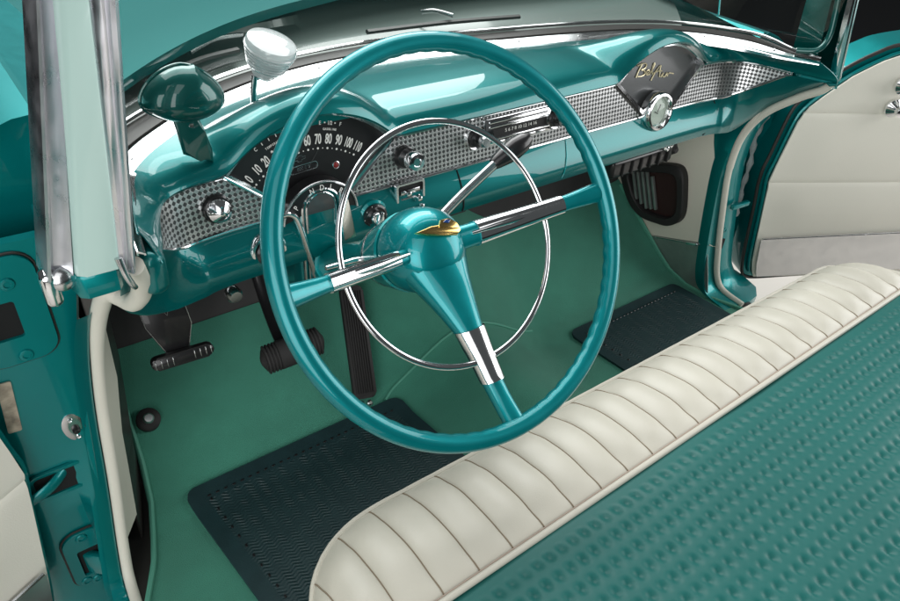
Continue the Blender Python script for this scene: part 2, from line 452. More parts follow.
# windlace, hinge pillars, scuff plates, kick boards
WR = [(.69, .157, .617), (.69, .174, .595), (.69, .2134, .5666), (.69, .2682, .5186), (.695, .3012, .4729), (.70, .3201, .4256), (.705, .3267, .3709),
      (.71, .3259, .3172), (.72, .3151, .2222), (.73, .3007, .1229), (.74, .2862, .0495), (.750, .262, .012), (.755, .20, .0)]
WL = [(-.6841, .165, .6423), (-.6738, .2, .5891), (-.6793, .235, .5496), (-.6876, .26, .5445), (-.6992, .275, .5456), (-.7112, .3, .5007), (-.7214, .315, .4457),
      (-.7303, .325, .3807), (-.7388, .33, .3041), (-.7512, .32, .1925), (-.7699, .3, .0571), (-.778, .27, .005), (-.782, .18, 0)]
wr = spline(WR, 8); wl = spline(WL, 8)
mesh_obj('windlace', tube(wr, [.0088 if p.z > .35 else .0078 for p in wr], 12), M['windlace'], body)
mesh_obj('windlace', tube(wl, [lerp(.0115, .0085, smooth(.55, .40, p.z)) for p in wl], 12), M['windlace'], body)

def ring_prism(outer, inner, depth, mtx, bevel=.001):
    n = len(outer); vs = []; fs = []
    cx = sum(p[0] for p in outer) / n; cy = sum(p[1] for p in outer) / n
    def lay(P, z): vs.extend([(x, y, z) for x, y in P])
    def inset(P, k): return [(x + (cx - x) * k, y + (cy - y) * k) for x, y in P]
    lay(outer, 0); lay(outer, depth - bevel); lay(inset(outer, bevel * 12), depth); lay(inset(inner, -bevel * 12), depth); lay(inner, depth - bevel); lay(inner, 0)
    for k in range(5):
        for i in range(n):
            j = (i + 1) % n; fs.append((k * n + i, k * n + j, (k + 1) * n + j, (k + 1) * n + i))
    return xf((vs, fs), mtx)

def face_frame(x, y, z, nrm=(0, -1, 0), up=(0, 0, 1)):
    """frame whose x runs right as seen, y up, z along nrm"""
    nz = V(nrm).normalized(); yy = V(up); yy = (yy - nz * nz.dot(yy)).normalized(); xx = yy.cross(nz)
    return Matrix(((xx.x, yy.x, nz.x, x), (xx.y, yy.y, nz.y, y), (xx.z, yy.z, nz.z, z), (0, 0, 0, 1)))

def bolt(x, y, z, nrm, r=.006):
    f = face_frame(x, y, z, nrm)
    a = lathe([(r * 1.15, 0), (r * 1.1, .0018), (r * .95, .003), (r * .55, .0032), (r * .5, .0018), (0, .0018)], 18, f)
    return a

# --- right pillar
def pillar(W, s, offs, zmax, xin=None):
    rows = []
    pts = [p for p in W if p.z < zmax]
    for p in pts + [V((pts[-1].x, pts[-1].y, -.09))]:
        r = []
        if xin: r += [(s * .712, p.y + .20, p.z), (s * .704, p.y + .05, p.z), (s * xin, p.y + .030, p.z), (s * xin, p.y + .010, p.z)]
        r += [(p.x + s * a, p.y + b, p.z) for a, b in offs]
        rows.append(r)
    return grid(rows)
OR = [(-.005, .006), (.004, .009), (.010, .004), (.035, .0), (.07, .004), (.105, .03), (.125, .09), (.13, .16)]
mesh_obj('hinge_pillar', pillar(wr, 1, OR, .60, .6945), M['paint'], body)
hpL = pillar(wl, -1, [(-.006, .012), (-.003, .010), (.006, .010), (.0095, .010), (.0105, -.003), (.014, -.006), (.03, -.009)], .515)
mesh_obj('windlace_channel', hpL, M['paint'], body)
# --- left hinge pillar: flat rearward face with rounded outer edge
FY = .325
rows = []
for z in [.615 - .03 * i for i in range(25)]:
    xi = interp(z, [(-.2, -.800), (.0, -.796), (.0571, -.786), (.1925, -.767), (.3041, -.754), (.3807, -.745), (.4457, -.737), (.5007, -.726), (.5456, -.716), (.62, -.708)])
    yi = interp(z, [(.0, .28), (.0571, .297), (.1925, .313), (.3041, .322), (.62, .322)])
    rows.append([(xi - .002, yi + .006, z), (xi - .006, yi, z), (xi - .02, yi, z), (-.80, FY, z), (-.84, FY, z), (-.868, FY + .004, z), (-.882, FY + .014, z), (-.888, FY + .03, z), (-.89, FY + .10, z)])
rows.insert(0, [(p[0], p[1] + .006, .620) for p in rows[0]]); rows.insert(0, [(p[0], p[1] + .045, .56) for p in rows[0]])
pl = mesh_obj('hinge_pillar', grid(rows), M['paint'], body)
N0 = (0, -1, 0)
def plate(cx, cz, w, h, hw, hh, hx, hz, bolts, name):
    f = face_frame(cx, FY - .001, cz, N0)
    o = rounded_rect(w, h, .024, 6); i = [(x + hx, y + hz) for x, y in rounded_rect(hw, hh, .004, 6)]
    a = mesh_obj(name, ring_prism(o, i, .006, f), M['paint'], pl)
    mesh_obj(name.replace('plate', 'opening'), prism([(x + hx, y + hz) for x, y in rounded_rect(hw + .004, hh + .004, .004, 3)], .0015, f), M['dark'], pl)  # thin dark sheet drawn as the hole; its shade is only this colour
    mesh_obj('plate_shade_ring', tube([f @ V((x * 1.035, y * 1.02, .001)) for x, y in o], .0018, 6, closed=True), M['gasket'], pl)  # dark ring painted in for the shaded recess around the plate
    for bx, bz in bolts: mesh_obj('bolt', bolt(bx, FY - .006, bz, N0, .0078), M['paint'], pl)
    return a
plate(-.803, .527, .085, .150, .040, .052, -.010, -.010, [(-.793, .567), (-.800, .463)], 'hinge_plate')
plate(-.815, .052, .064, .128, .038, .060, .003, -.006, [(-.818, .104), (-.817, -.002), (-.832, .004)], 'hinge_plate')
ro = ring_prism(rounded_rect(.148, .175, .05, 6), rounded_rect(.140, .166, .046, 6), .003, face_frame(-.806, FY, .527, N0))
f = face_frame(-.808, FY - .001, .232, N0)
mesh_obj('check_link_opening', prism(rounded_rect(.078, .040, .008, 4), .0012, f), M['dark'], pl)  # no cut here: a dark sheet coloured as the hole's shade
mesh_obj('opening_lip', ring_prism(rounded_rect(.090, .052, .012, 4), rounded_rect(.078, .040, .008, 4), .004, f), M['paint'], pl)
f = face_frame(-.838, FY - .001, .388, N0) @ Matrix.Rotation(-.10, 4, 'Z')
mesh_obj('body_tag', prism(rounded_rect(.016, .082, .002, 2), .002, f), M['tag'], pl)
f = face_frame(-.777, FY - .001, .318, N0) @ Matrix.Rotation(.1, 4, 'Z') @ Matrix.Diagonal((1, 1.75, 1, 1))
sw = mesh_obj('courtesy_switch', join(lathe([(.0145, 0), (.0145, .0015), (.0135, .0022), (.006, .0022)], 24, f)), M['satin'], pl)
mesh_obj('switch_button', join(lathe([(.0055, .002), (.005, .007), (.0035, .009), (0, .0095)], 16, face_frame(-.776, FY - .001, .314, N0))), M['black'], sw)
mesh_obj('bolt', bolt(-.779, FY - .003, .333, N0, .0028), M['chrome'], pl)
mesh_obj('bolt', bolt(-.775, FY - .003, .300, N0, .0028), M['chrome'], pl)
mesh_obj('drain_hole', lathe([(.003, 0), (.003, .0006), (0, .0006)], 12, face_frame(-.772, FY - .0012, .385, N0)), M['dark'], pl)

# --- belt ledge under the left pillar and the two windshield pillars
led = [(-.6985, .160), (-.703, .152), (-.733, .152), (-.740, .158), (-.744, .18), (-.744, .33), (-.722, .33), (-.706, .22)]
mesh_obj('belt_ledge', prism(led, .027, Matrix.Translation((0, 0, .627)), .004), M['paint'], body)
def loft2(b, t, zext=1.12):
    rows = []
    for k in range(9):
        q = k / 8; z_t = t[0][2]
        rows.append([V(p).lerp(V(r), q * (zext - b[0][2]) / (z_t - b[0][2])) for p, r in zip(b, t)])
    return grid(rows)
pil = mesh_obj('windshield_pillar', loft2([(-.739, .166, .653), (-.738, .158, .653), (-.730, .151, .653), (-.70, .150, .653), (-.698, .152, .653), (-.690, .24, .653)],
    [(-.6985, .150, .913), (-.6975, .142, .913), (-.692, .133, .913), (-.6775, .122, .913), (-.6755, .124, .913), (-.667, .20, .913)]), M['mint'], body)
mesh_obj('vent_channel', loft2([(-.7655, .20, .652), (-.7650, .168, .652), (-.7635, .161, .652), (-.7605, .161, .652), (-.7590, .168, .652), (-.7560, .172, .652), (-.7500, .170, .652), (-.7440, .166, .652), (-.7405, .162, .652), (-.738, .170, .652)],
    [(-.7130, .19, .910), (-.7125, .155, .910), (-.7110, .148, .910), (-.7085, .148, .910), (-.7070, .155, .910), (-.7050, .158, .910), (-.7020, .155, .910), (-.6990, .150, .910), (-.6970, .145, .910), (-.696, .150, .910)]), M['channel'], body)
foot = mesh_obj('channel_foot', rbox((.016, .022, .040), .007, 4, Matrix.Translation((-.762, .172, .640))), M['chrome'], body)
mesh_obj('channel_foot', lathe([(.012, 0), (.012, .006), (.008, .010), (0, .011)], 20, face_frame(-.750, .170, .648, (.1, -1, .3))), M['satin'], body)
cp = mesh_obj('pillar_garnish', loft2([(-.7005, .156, .648), (-.700, .148, .648), (-.6965, .146, .648), (-.694, .150, .648), (-.6925, .150, .648), (-.6915, .144, .648), (-.689, .141, .648), (-.686, .146, .648), (-.684, .158, .648), (-.681, .23, .648)],
    [(-.6785, .128, .915), (-.678, .120, .915), (-.6755, .114, .915), (-.672, .110, .915), (-.6695, .110, .915), (-.6685, .101, .915), (-.6650, .098, .915), (-.6620, .100, .915), (-.6605, .108, .915), (-.655, .17, .915)]), M['channel'], body)
mesh_obj('garnish_tip', tube(spline([(-.699, .146, .668), (-.697, .143, .650), (-.693, .143, .636), (-.690, .146, .629)], 6), [.0042 - .00008 * i for i in range(19)], 12), M['satin'], body)
# right pillar: its backlit shade is put into the dark teal colour
mesh_obj('windshield_pillar', loft2([(.695, .160, .612), (.705, .158, .612), (.735, .165, .612), (.750, .20, .612), (.75, .26, .612), (.688, .26, .612), (.684, .20, .612)],
    [(.665, .176, .80), (.675, .174, .80), (.705, .180, .80), (.715, .21, .80), (.712, .27, .80), (.664, .26, .80), (.662, .21, .80)]), M['mirror_paint'], body)
mesh_obj('pillar_garnish', loft2([(.686, .166, .604), (.686, .156, .604), (.689, .152, .604), (.692, .156, .604), (.693, .152, .604), (.697, .149, .604), (.701, .155, .604), (.702, .170, .604)],
    [(.664, .178, .775), (.664, .168, .775), (.667, .165, .775), (.669, .168, .775), (.670, .165, .775), (.673, .163, .775), (.677, .168, .775), (.678, .182, .775)]), M['chrome'], body)
mesh_obj('corner_fillet', tube(spline([(.62, .22, .672), (.642, .19, .678), (.660, .185, .70), (.664, .19, .74), (.662, .20, .80)], 6), .006, 10), M['mirror_paint'], body)

# --- kick boards and scuff panels, firewall, sills
KX = .7005
def kline(y): return .135 - (y - .323) * .353
def kick_rear(z): return interp(z, [(-.05, .262), (.03, .275), (.16, .325), (.30, .345), (.42, .395), (.56, .40)])
for s in (-1, 1):
    yend = .70 if s > 0 else .445
    kr = []
    for k in range(13):
        r = []
        for i in range(13):
            zz = lerp(.06, .56, k / 12); y = lerp(kick_rear(zz), yend, i / 12); r.append((s * KX, y, max(zz, kline(y))))
        kr.append(r)
    if s < 0:
        kr = []
        for z in (.50, .4457, .3807, .3041, .25, .1925, .117, .0571):
            lx = interp(z, [(.0571, -.7699), (.1925, -.7512), (.3041, -.7388), (.3807, -.7303), (.4457, -.7214), (.5007, -.7112)]) + .005
            ly = interp(z, [(.0571, .30), (.1925, .32), (.3041, .33), (.5, .30)]) + .010
            rx = interp(z, [(.05, -.733), (.076, -.731), (.117, -.718), (.197, -.712), (.313, -.696), (.5, -.692)]); ry = interp(z, [(.05, .35), (.117, .41), (.5, .41)])
            kr.append([(lerp(lx, rx, k / 8), lerp(ly, ry, k / 8), z) for k in range(9)])
    kb = mesh_obj('kick_board', slab(kr, (s * .003, 0.002, 0)), M['kick'], body)
    sr = [[(s * (KX - .0015), lerp(kick_rear(lerp(-.02, kline(.30), k / 4)), .69, i / 12), lerp(-.03, kline(lerp(kick_rear(.1), .69, i / 12)), k / 4)) for i in range(13)] for k in range(5)]
    if s > 0:
        mesh_obj('scuff_panel', slab(sr, (s * .002, 0, 0)), M['kickmetal'], kb)
        mesh_obj('scuff_moulding', tube([(s * (KX - .003), .330 + .19 * i / 10, kline(.330 + .19 * i / 10)) for i in range(11)], .0022, 8), M['satin'], kb)
        mesh_obj('trim_clip', rbox((.006, .034, .0085), .003, 2, Matrix.Translation((s * (KX - .006), .358, kline(.358))) @ Matrix.Rotation(-.34, 4, 'X')), M['chrome'], kb)
    else:
        mesh_obj('foot_liner', slab([[(interp(z, [(.05, -.733), (.076, -.731), (.117, -.718), (.197, -.712), (.313, -.696), (.5, -.692)]) - .001, interp(z, [(.05, .352), (.117, .412), (.5, .412)]), z), (interp(z, [(0, -.700), (.142, -.693), (.267, -.680), (.5, -.676)]), .465, z), (-.688, .56, z), (-.688, .66, z)] for z in (.0, .05, .117, .2, .3, .4, .5)], (-.003, .002, 0)), M['gasket'], kb)
    mesh_obj('door_sill', slab([[(s * (.74 if s > 0 else .655), y, -.012), (s * .765, y, -.002), (s * .785, y, -.002), (s * .80, y, -.012), (s * .812, y, -.05), (s * .812, y, -.14)] for y in ((-1.0, -.5, 0, .15, .24) if s > 0 else (-1.0, -.5, 0, .15, .24, .30, .45, .62))], (0, 0, -.004)), M['gasket'], body)
VO = spline([(V(q) + V((.020, -.017, 0))) for q in ((.600, .255, 0), (.50, .302, 0), (.437, .324, 0), (.410, .312, 0), (.394, .27, 0), (.381, .215, 0), (.387, .183, 0), (.412, .160, 0), (.445, .150, 0), (.50, .143, 0), (.545, .160, 0), (.585, .205, 0))], 4, True)
cy = sum(p.x for p in VO) / len(VO); cz = sum(p.y for p in VO) / len(VO)
fv = Matrix(((0, 0, -1, .699), (1, 0, 0, 0), (0, 1, 0, 0), (0, 0, 0, 1)))
vo = [(p.x, p.y) for p in VO]; vi = [(cy + (x - cy) * .76, cz + (y - cz) * .73) for x, y in vo]
kbR = [o for o in bpy.data.objects if o.name.startswith('kick_board')][-1]
mesh_obj('air_vent_frame', ring_prism(vo, vi, .022, fv, .003), M['rubber'], kbR)
mesh_obj('air_vent_recess', prism(vi, .002, fv), M['ventred'], kbR)
sl = []
for k in range(5):
    y0 = .560 - .017 * k
    sl.append(rbox((.010, .008, .115 - .012 * abs(k - 2)), .002, 2, Matrix.Translation((.689, y0 + .012, .205)) @ Matrix.Rotation(-.42, 4, 'X')))
each('air_vent_louver', sl, M['kickmetal'], kbR)
fw = [[(x, .637, floor_z(x, .635) - .03) for x in [-.70 + .1 * i for i in range(15)]], [(x, .66, .30) for x in [-.70 + .1 * i for i in range(15)]], [(x, .66, .62) for x in [-.70 + .1 * i for i in range(15)]]]
mesh_obj('firewall', thicken(grid(fw), .004), M['firewall'], body)
for x, y, z, w, h in ((.02, .60, .33, .16, .09), (.25, .60, .34, .12, .07), (-.25, .60, .36, .14, .06)):
    mesh_obj('wiring_box', rbox((w, .07, h), .008, 2, Matrix.Translation((x, y, z))), M['firewall'], body)
mesh_obj('cable', tube(spline([(-.66, .58, .33), (-.5, .56, .36), (-.3, .60, .30), (-.1, .55, .37), (.1, .60, .31), (.3, .56, .36), (.6, .6, .33)], 8), .006, 8), M['rubber'], body)

# ------------------------------------------------------------------ doors
def door(side):
    s = side
    u = V((s * .875, -.485, 0)).normalized(); nin = V((-s * .485, -.875, 0)).normalized(); h = V((s * .80, .33, 0))
    def D(t, z, d=0): return h + u * t + V((0, 0, z)) + nin * d
    edge = [(.058, .30), (.064, .347), (.078, .452), (.095, .488), (.125, .518), (.176, .563), (.237, .599), (.30, .622), (.45, .637), (.95, .645)]
    low = [(.95, .03), (.55, .012), (.262, .003), (.150, -.002), (.118, .003), (.103, .018), (.094, .05), (.086, .098), (.068, .235)]
    out = [(p.x, p.y) for p in spline([(a, b, 0) for a, b in edge + low], 4, True)]
    def frm(d): return Matrix(((u.x, 0, nin.x, (h + nin * d).x), (u.y, 0, nin.y, (h + nin * d).y), (0, 1, 0, 0), (0, 0, 0, 1)))
    # shell
    gx = .016 if s > 0 else .004
    big = [(x - gx if x < .5 else x, y + (.012 if y > .3 else -.012)) for x, y in out]
    r = mesh_obj('door', prism(big, .085, frm(-.093), .006), M['paint'], body)
    mesh_obj('weatherstrip', tube([D(x + .003 if x < .5 else x, y, -.008) for x, y in big], .0045, 8, closed=True), M['gasket'], r)
    mesh_obj('panel_edging', tube([D(x, y, .001) for x, y in out], .0045, 8, closed=True), M['paint'], r)
    # upholstered panel with two pressed seams
    cols = 60
    def tl(z): # front edge of the panel at height z
        return interp(z, [(-.01, .125), (.003, .112), (.02, .104), (.05, .095), (.10, .087), (.235, .068), (.30, .060), (.347, .065), (.452, .079), (.488, .096), (.518, .126), (.563, .177), (.599, .238), (.622, .30), (.637, .46)])
    rows = []
    zs = sorted(set([-.0 + .0125 * i for i in range(52)] + [.284, .288, .292, .468, .472, .476]))
    for z in zs:
        g = -.0035 * math.exp(-((z - .288) / .004) ** 2) - .0035 * math.exp(-((z - .472) / .004) ** 2)
        puff = .006 * math.sin(PI * max(0, min(1, (z - .14) / .148))) + .006 * math.sin(PI * max(0, min(1, (z - .288) / .184)))
        rows.append([D(lerp(tl(z) + .003, .95, (j / cols) ** 1.5), z, .006 + g + puff * smooth(0, .12, (j / cols) ** 1.5 * .9)) for j in range(cols + 1)])
    pn = mesh_obj('upholstered_panel', thicken(grid(rows), .004), M['vinyl_door'], r)
    rows = []
    for k in range(12):
        z = .006 + .118 * k / 11
        rows.append([D(lerp(tl(z) + .010, .95, j / 30), z + .028 * j / 30, .016 + .0015 * math.sin(PI * k / 11)) for j in range(31)])
    mesh_obj('kick_strip', thicken(grid(rows), .003), M['brushed'], r)
    mesh_obj('kick_strip_moulding', tube([D(lerp(.097, .95, j / 12), .127 + .028 * j / 12, .018) for j in range(13)], .0032, 8), M['satin'], r)
    if s > 0:
        for z, a, nm in ((.548, .6, 'window_crank'), (.492, -.6, 'door_handle')):
            c = D(.308, z, .018)
            mesh_obj(nm, join(lathe([(.022, 0), (.022, .006), (.016, .012), (.009, .02), (.009, .03), (.012, .034), (0, .036)], 24, frame(c, nin)), tube([c + nin * .030, c + nin * .034 + u * .05 + V((0, 0, .02 * a)), c + nin * .034 + u * .10 + V((0, 0, .05 * a))], [.008, .006, .007], 10, flat=.6)), M['chrome'], r)
    # hinge arms and check link reach into the pillar
    ax = s * .79
    for z, hh, nm in ((.505 if s < 0 else .47, .045, 'hinge_arm'), (.040 if s < 0 else .135, .05 if s < 0 else .040, 'hinge_arm')):
        p0 = V(((s * (.845 if z > .3 else .812)) if s < 0 else .752, .318, z)); p1 = D(.03, z - .004, -.045)
        ln = (p1 - p0); mid = (p0 + p1) / 2
        mesh_obj(nm, rbox((ln.length + .03, .012, hh), .004, 2, Matrix.Translation(mid) @ Matrix.Rotation(math.atan2(ln.y, ln.x), 4, 'Z')), M['paint'], r)
    if s < 0:
        mesh_obj('check_link', tube(spline([(-.795, .340, .246), (-.822, .316, .240), (-.846, .310, .232), (-.876, .312, .222)], 5), [.010] * 16, 10, flat=.6), M['paint'], r)
    else:
        mesh_obj('check_link', rbox((.062, .012, .013), .003, 2, Matrix.Translation((.768, .303, .243)) @ Matrix.Rotation(-.1, 4, 'Z')), M['paint'], r)
    return r
door(1); door(-1)
# details of the right pillar
f = face_frame(.752, .302, .182, (-.1, -1, 0))
mesh_obj('bolt', bolt(.748, .311, .172, N0, .006), M['paint'], body)
mesh_obj('striker_opening', prism(rounded_rect(.02, .045, .004, 3), .0015, face_frame(.742, .304, .128, (0, -1, 0))), M['dark'], body)  # dark sheet standing in for the shaded hole
mesh_obj('seam_sealer', tube(spline([(.815, .335, .46), (.812, .345, .40), (.818, .34, .33), (.812, .335, .26), (.806, .325, .19)], 6), [.010 + .004 * math.sin(i * 1.7) for i in range(25)], 8, flat=.5), M['jamb'], body)

# ------------------------------------------------------------------ dashboard
dash = thing('dashboard', 'glossy teal dashboard with a pierced chrome strip and two fan shaped panels', 'dashboard', loc=(0, .35, .46))
PH = [(0, .35), (.1, .35), (.2, .35), (.3, .35), (.40, .35), (.50, .349), (.545, .346), (.578, .3395), (.603, .326), (.620, .306), (.632, .280), (.641, .252), (.650, .220), (.660, .190), (.668, .165), (.676, .143)]
PATH = resample([(-x, y) for x, y in PH[::-1]] + PH[1:], NS)
PN = [-outnorm(PATH, i) for i in range(NS)]
FX = .381; FZ = .504; FR = .176
def lip_raw(x):
    b = .628
    for c in (-FX, FX):
        dx = abs(x - c)
        if dx < .15: b = max(b, FZ + math.sqrt(max(0, (FR + .006) ** 2 - dx * dx)))
    return b
lz0 = [lip_raw(p.x) if abs(p.x) < .56 else .628 for p in PATH]
LZ = []
for i in range(NS):                                  # soften the shoulders
    w = [(math.exp(-(k / 2.2) ** 2), lz0[min(max(i + k, 0), NS - 1)]) for k in range(-6, 7)]
    LZ.append(sum(a * b for a, b in w) / sum(a for a, _ in w))
WZ = [(.14, .626), (.159, .622), (.174, .606), (.2134, .578), (.2682, .530), (.3012, .490), (.325, .45)]
def zlow(p):
    return interp(p.y, [(.14, .618), (.222, .617), (.235, .612), (.26, .594), (.283, .578), (.31, .560), (.335, .546), (.345, .5445)])
def dface(z): return .15 * (.62 - z)
NT = 22
TZ = [(0, 0), (.03, .012), (.07, .021), (.14, .0285), (.24, .0335), (.36, .0365), (.52, .0382), (.70, .0375), (.86, .035), (1, .032)]
rows = [[] for _ in range(NT + 12)]
for i in range(NS):
    p = PATH[i]; n = PN[i]; g = G[i] - GN[i] * .002
    bump = LZ[i] - .628; d0 = .012 + .002 * smooth(0, .05, bump)
    L0 = V((p.x, p.y, 0)) + n * d0
    dist = (V((g.x, g.y, 0)) - L0).length; sc = min(1, (dist / .18) ** 1.3)
    for k in range(NT + 1):
        t = (k / NT) ** 1.5; q = 1 - t
        xy = L0.lerp(V((g.x, g.y, 0)), t)
        base = .628 + .032 * t + (interp(t, TZ) - .032 * t) * sc
        ridge = bump * max(0, 1 - (t / .80) ** 1.6) ** 1.0 if bump > 0 else 0
        rows[NT - k].append((xy.x, xy.y, base + ridge * (1 - .0 * t)))
    zl = zlow(p); zt = LZ[i]; ch = smooth(.215, .24, p.y)
    w = smooth(.585, .64, abs(p.x))
    sgn = 1 if p.x > 0 else -1
    zw = interp(max(.14, min(.325, p.y)), WZ)
    if p.x < 0: zw = min(.614, zw + .03 * smooth(.26, .20, p.y))
    zb = lerp(.474, zw, w)
    B = (V((p.x, p.y, 0)) + n * .035).lerp(V((sgn * .684, max(p.y, .145) + .002, 0)), w); B.z = zb
    def pt(d, z): q = V((p.x, p.y, 0)) + n * d; q.z = z; return q
    A = pt(dface(zl) + .0005, zl - .001)
    lo = [pt(d0 - .002, zt - .0035), pt(d0 * .4, zt - .0055), pt(-.018 * ch, zt - .006), pt(-.018 * ch, zl + .0005), A]
    for k, bul in ((.12, .004), (.35, .009), (.62, .011), (.85, .007)):
        q = A.lerp(B, k) + n * bul * (1 - w * .6); lo.append(q)
    lo.append(B)
    lo.append(B + V((-n.x * .012, -n.y * .012, -.005)) * (1 - .5 * w))
    for k, q in enumerate(lo): rows[NT + 1 + k].append(q)
i0 = next(i for i in range(NS) if PATH[i].y > .178)
rows = [r[i0:] for r in rows]
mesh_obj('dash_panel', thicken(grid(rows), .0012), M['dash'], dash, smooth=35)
# pierced chrome strip following the face
arc = [0]
for a, b in zip(PATH, PATH[1:]): arc.append(arc[-1] + (b - a).length)
idx = [i for i in range(NS) if PATH[i].y > .224]
AT = arc[-1]
def at_s(q):
    t = q / AT * (NS - 1); i = int(min(max(t, 0), NS - 2)); k = t - i
    return PATH[i].lerp(PATH[i + 1], k), PN[i].lerp(PN[i + 1], k).normalized()
def hw(z): return .030 + .101 * (z - .538) / .0835
def SX(x): return AT / 2 + x
FX = .381; FZ = .504; FR = .176
PIECES = ((lambda z: arc[idx[0]], lambda z: SX(-FX - hw(z)), 110), (lambda z: SX(-FX + hw(z)), lambda z: SX(FX - hw(z)), 60), (lambda z: SX(FX + hw(z)), lambda z: arc[idx[-1]], 110))
for fa, fb, n in PIECES:
    rs, us = [], []
    for k in range(5):
        zz = lerp(.5453, .6215, k / 4); r = []
        for i in range(n + 1):
            q = lerp(fa(zz), fb(zz), i / n); p, nn = at_s(q); z = lerp(zlow(p) + .0008, .6215, k / 4)
            v = V((p.x, p.y, 0)) + nn * dface(z); v.z = z; r.append(v); us.append((q, z))
        rs.append(r)
    st = mesh_obj('trim_strip', grid(rs), M['grille'], dash, uv=lambda c: (0, 0))
    lay = st.data.uv_layers['UVMap']
    for lp in st.data.loops: lay.data[lp.index].uv = us[lp.vertex_index]
    for top in (True, False):
        zz = .6205 if top else .546; P = []
        for i in range(n + 1):
            p, nn = at_s(lerp(fa(zz), fb(zz), i / n)); z = .6205 if top else zlow(p) + .0012
            v = V((p.x, p.y, 0)) + nn * (dface(z) + .0012); v.z = z; P.append(v)
        mesh_obj('strip_edging', tube(P, .0024 if top else .0027, 8, up=(0, 0, 1)), M['chrome'], st)

TN = V((0, -1, .15)).normalized()
def onface(x, z, d=0): return V((x, .35 - dface(z), z)) + V((0, -1, -.15)).normalized() * 0 + V((0, -d, 0))
def ff(x, z, d=0): # frame on the dash face
    return face_frame(x, .35 - dface(z) - d, z, (0, -1, .15))
def arcpts(c, R, a0, a1, n): return [(c + R * math.sin(math.radians(lerp(a0, a1, i / n))), FZ + R * math.cos(math.radians(lerp(a0, a1, i / n)))) for i in range(n + 1)]
CORN = math.degrees(math.asin(.131 / FR))
def fan_outline(c, R=FR, low=.030, zb=.538, k=1.0):
    a = arcpts(c, R, -CORN * k, CORN * k, 40)
    return a + [(c + low, zb), (c - low, zb)]
def to3(pts, d): return [(x, .35 - dface(z) - d, z) for x, z in pts]
def band(P, Q, d0, d1):
    n = len(P); vs = to3(P, d0) + to3(P, d1) + to3(Q, d1) + to3(Q, d0)
    fs = [(k * n + i, k * n + i + 1, ((k + 1) % 4) * n + i + 1, ((k + 1) % 4) * n + i) for k in range(4) for i in range(n - 1)]
    fs += [(0, n, 2 * n, 3 * n), (n - 1, 2 * n - 1, 3 * n - 1, 4 * n - 1)]
    return vs, fs
def side_band(c, s, o0, o1, d0, d1):
    A = [(c + s * (.131 + o0), .6215), (c + s * (.030 + o0), .538)]; B = [(c + s * (.131 + o1), .6215 ), (c + s * (.030 + o1), .538)]
    A = [(lerp(A[0][0], A[1][0], t / 4), lerp(A[0][1], A[1][1], t / 4)) for t in range(5)]; B = [(lerp(B[0][0], B[1][0], t / 4), lerp(B[0][1], B[1][1], t / 4)) for t in range(5)]
    return band(A, B, d0, d1)
def fan_plate(c, d, th, R=FR - .003, low=.031, k=.985):
    P = fan_outline(c, R, low, .539, k); n = len(P)
    vs = to3(P, d) + to3(P, d - th); fs = [tuple(range(n))[::-1], tuple(range(n, 2 * n))] + [(i, (i + 1) % n, n + (i + 1) % n, n + i) for i in range(n)]
    return vs, fs
# --- instrument cluster (left fan)
cl = mesh_obj('instrument_dial', fan_plate(-FX, -.0125, .004), M['dial'], dash, smooth=0)
mesh_obj('dial_rim', band(arcpts(-FX, FR + .001, -CORN, CORN, 48), arcpts(-FX, FR - .003, -CORN, CORN, 48), -.012, .005), M['satin'], cl)
for s in (-1, 1):
    mesh_obj('side_moulding', side_band(-FX, s, -.0075, .0015, -.014, .0045), M['chrome'], cl)
    mesh_obj('side_bead', tube([V(q) for q in to3([(-FX + s * lerp(.1345, .0335, t / 6), lerp(.6215, .538, t / 6)) for t in range(7)], .004)], .0026, 8), M['chrome'], cl)
NC = (-FX, .495)
def dial_text(body, R, ang, size, sx=.62, d=-.0115, center=NC, tilt=True):
    a = math.radians(ang); x = center[0] + R * math.sin(a); z = center[1] + R * math.cos(a)
    return text(body, size, ff(x, z, d) @ Matrix.Rotation(-a if tilt else 0, 4, 'Z'), .0003, sx, 1., size * .018)
nums = [dial_text(str(10 * k), .1425, -41 + 6.83 * k, .0205, .52 if k < 10 else .44) for k in range(12)]
mesh_obj('speed_numerals', join(*nums), M['white'], cl, smooth=0)
dots = []
for k in range(23):
    a = math.radians(-41 + 3.415 * k); R = .1295
    dots.append(lathe([(.0017 if k % 2 == 0 else .001, 0), (.0015 if k % 2 == 0 else .0008, .0006), (0, .0007)], 10, ff(NC[0] + R * math.sin(a), NC[1] + R * math.cos(a), -.0120)))
mesh_obj('speed_dots', join(*dots), M['white'], cl, smooth=0)
sm = [dial_text(t, R, a, s, .8) for t, R, a, s in (('C', .1655, -28, .0075), ('H', .1655, -8, .0075), ('E', .1655, 8, .0078), ('1/2', .1655, 13.5, .0078), ('F', .1655, 19.5, .0078))]
for word, a0, st_ in (('GASOLINE', 10.2, 1.03), ('TEMPERATURE', -23.5, 1.05)):
    for i, ch in enumerate(word): sm.append(dial_text(ch, .1568, a0 + st_ * i, .0046, .8))
for a in (-24, -20, -16, -12, 10.7, 16.5):
    sm.append(rbox((.0012 if a < 0 else .002, .0042 if a < 0 else .002, .0005), 0, 1, ff(NC[0] + .166 * math.sin(math.radians(a)), NC[1] + .166 * math.cos(math.radians(a)), -.0118) @ Matrix.Rotation(-math.radians(a), 4, 'Z')))
mesh_obj('gauge_lettering', join(*sm), M['white'], cl, smooth=0)
mesh_obj('speed_needle', tube(to3([(-.366, .622), (-.376, .610), (-.384, .601)], -.0105), [.0002, .0003, .0004], 6), M['fan'], cl)
def stroke2(pts, r, d=-.0122): return tube(to3(pts, d), r, 6)
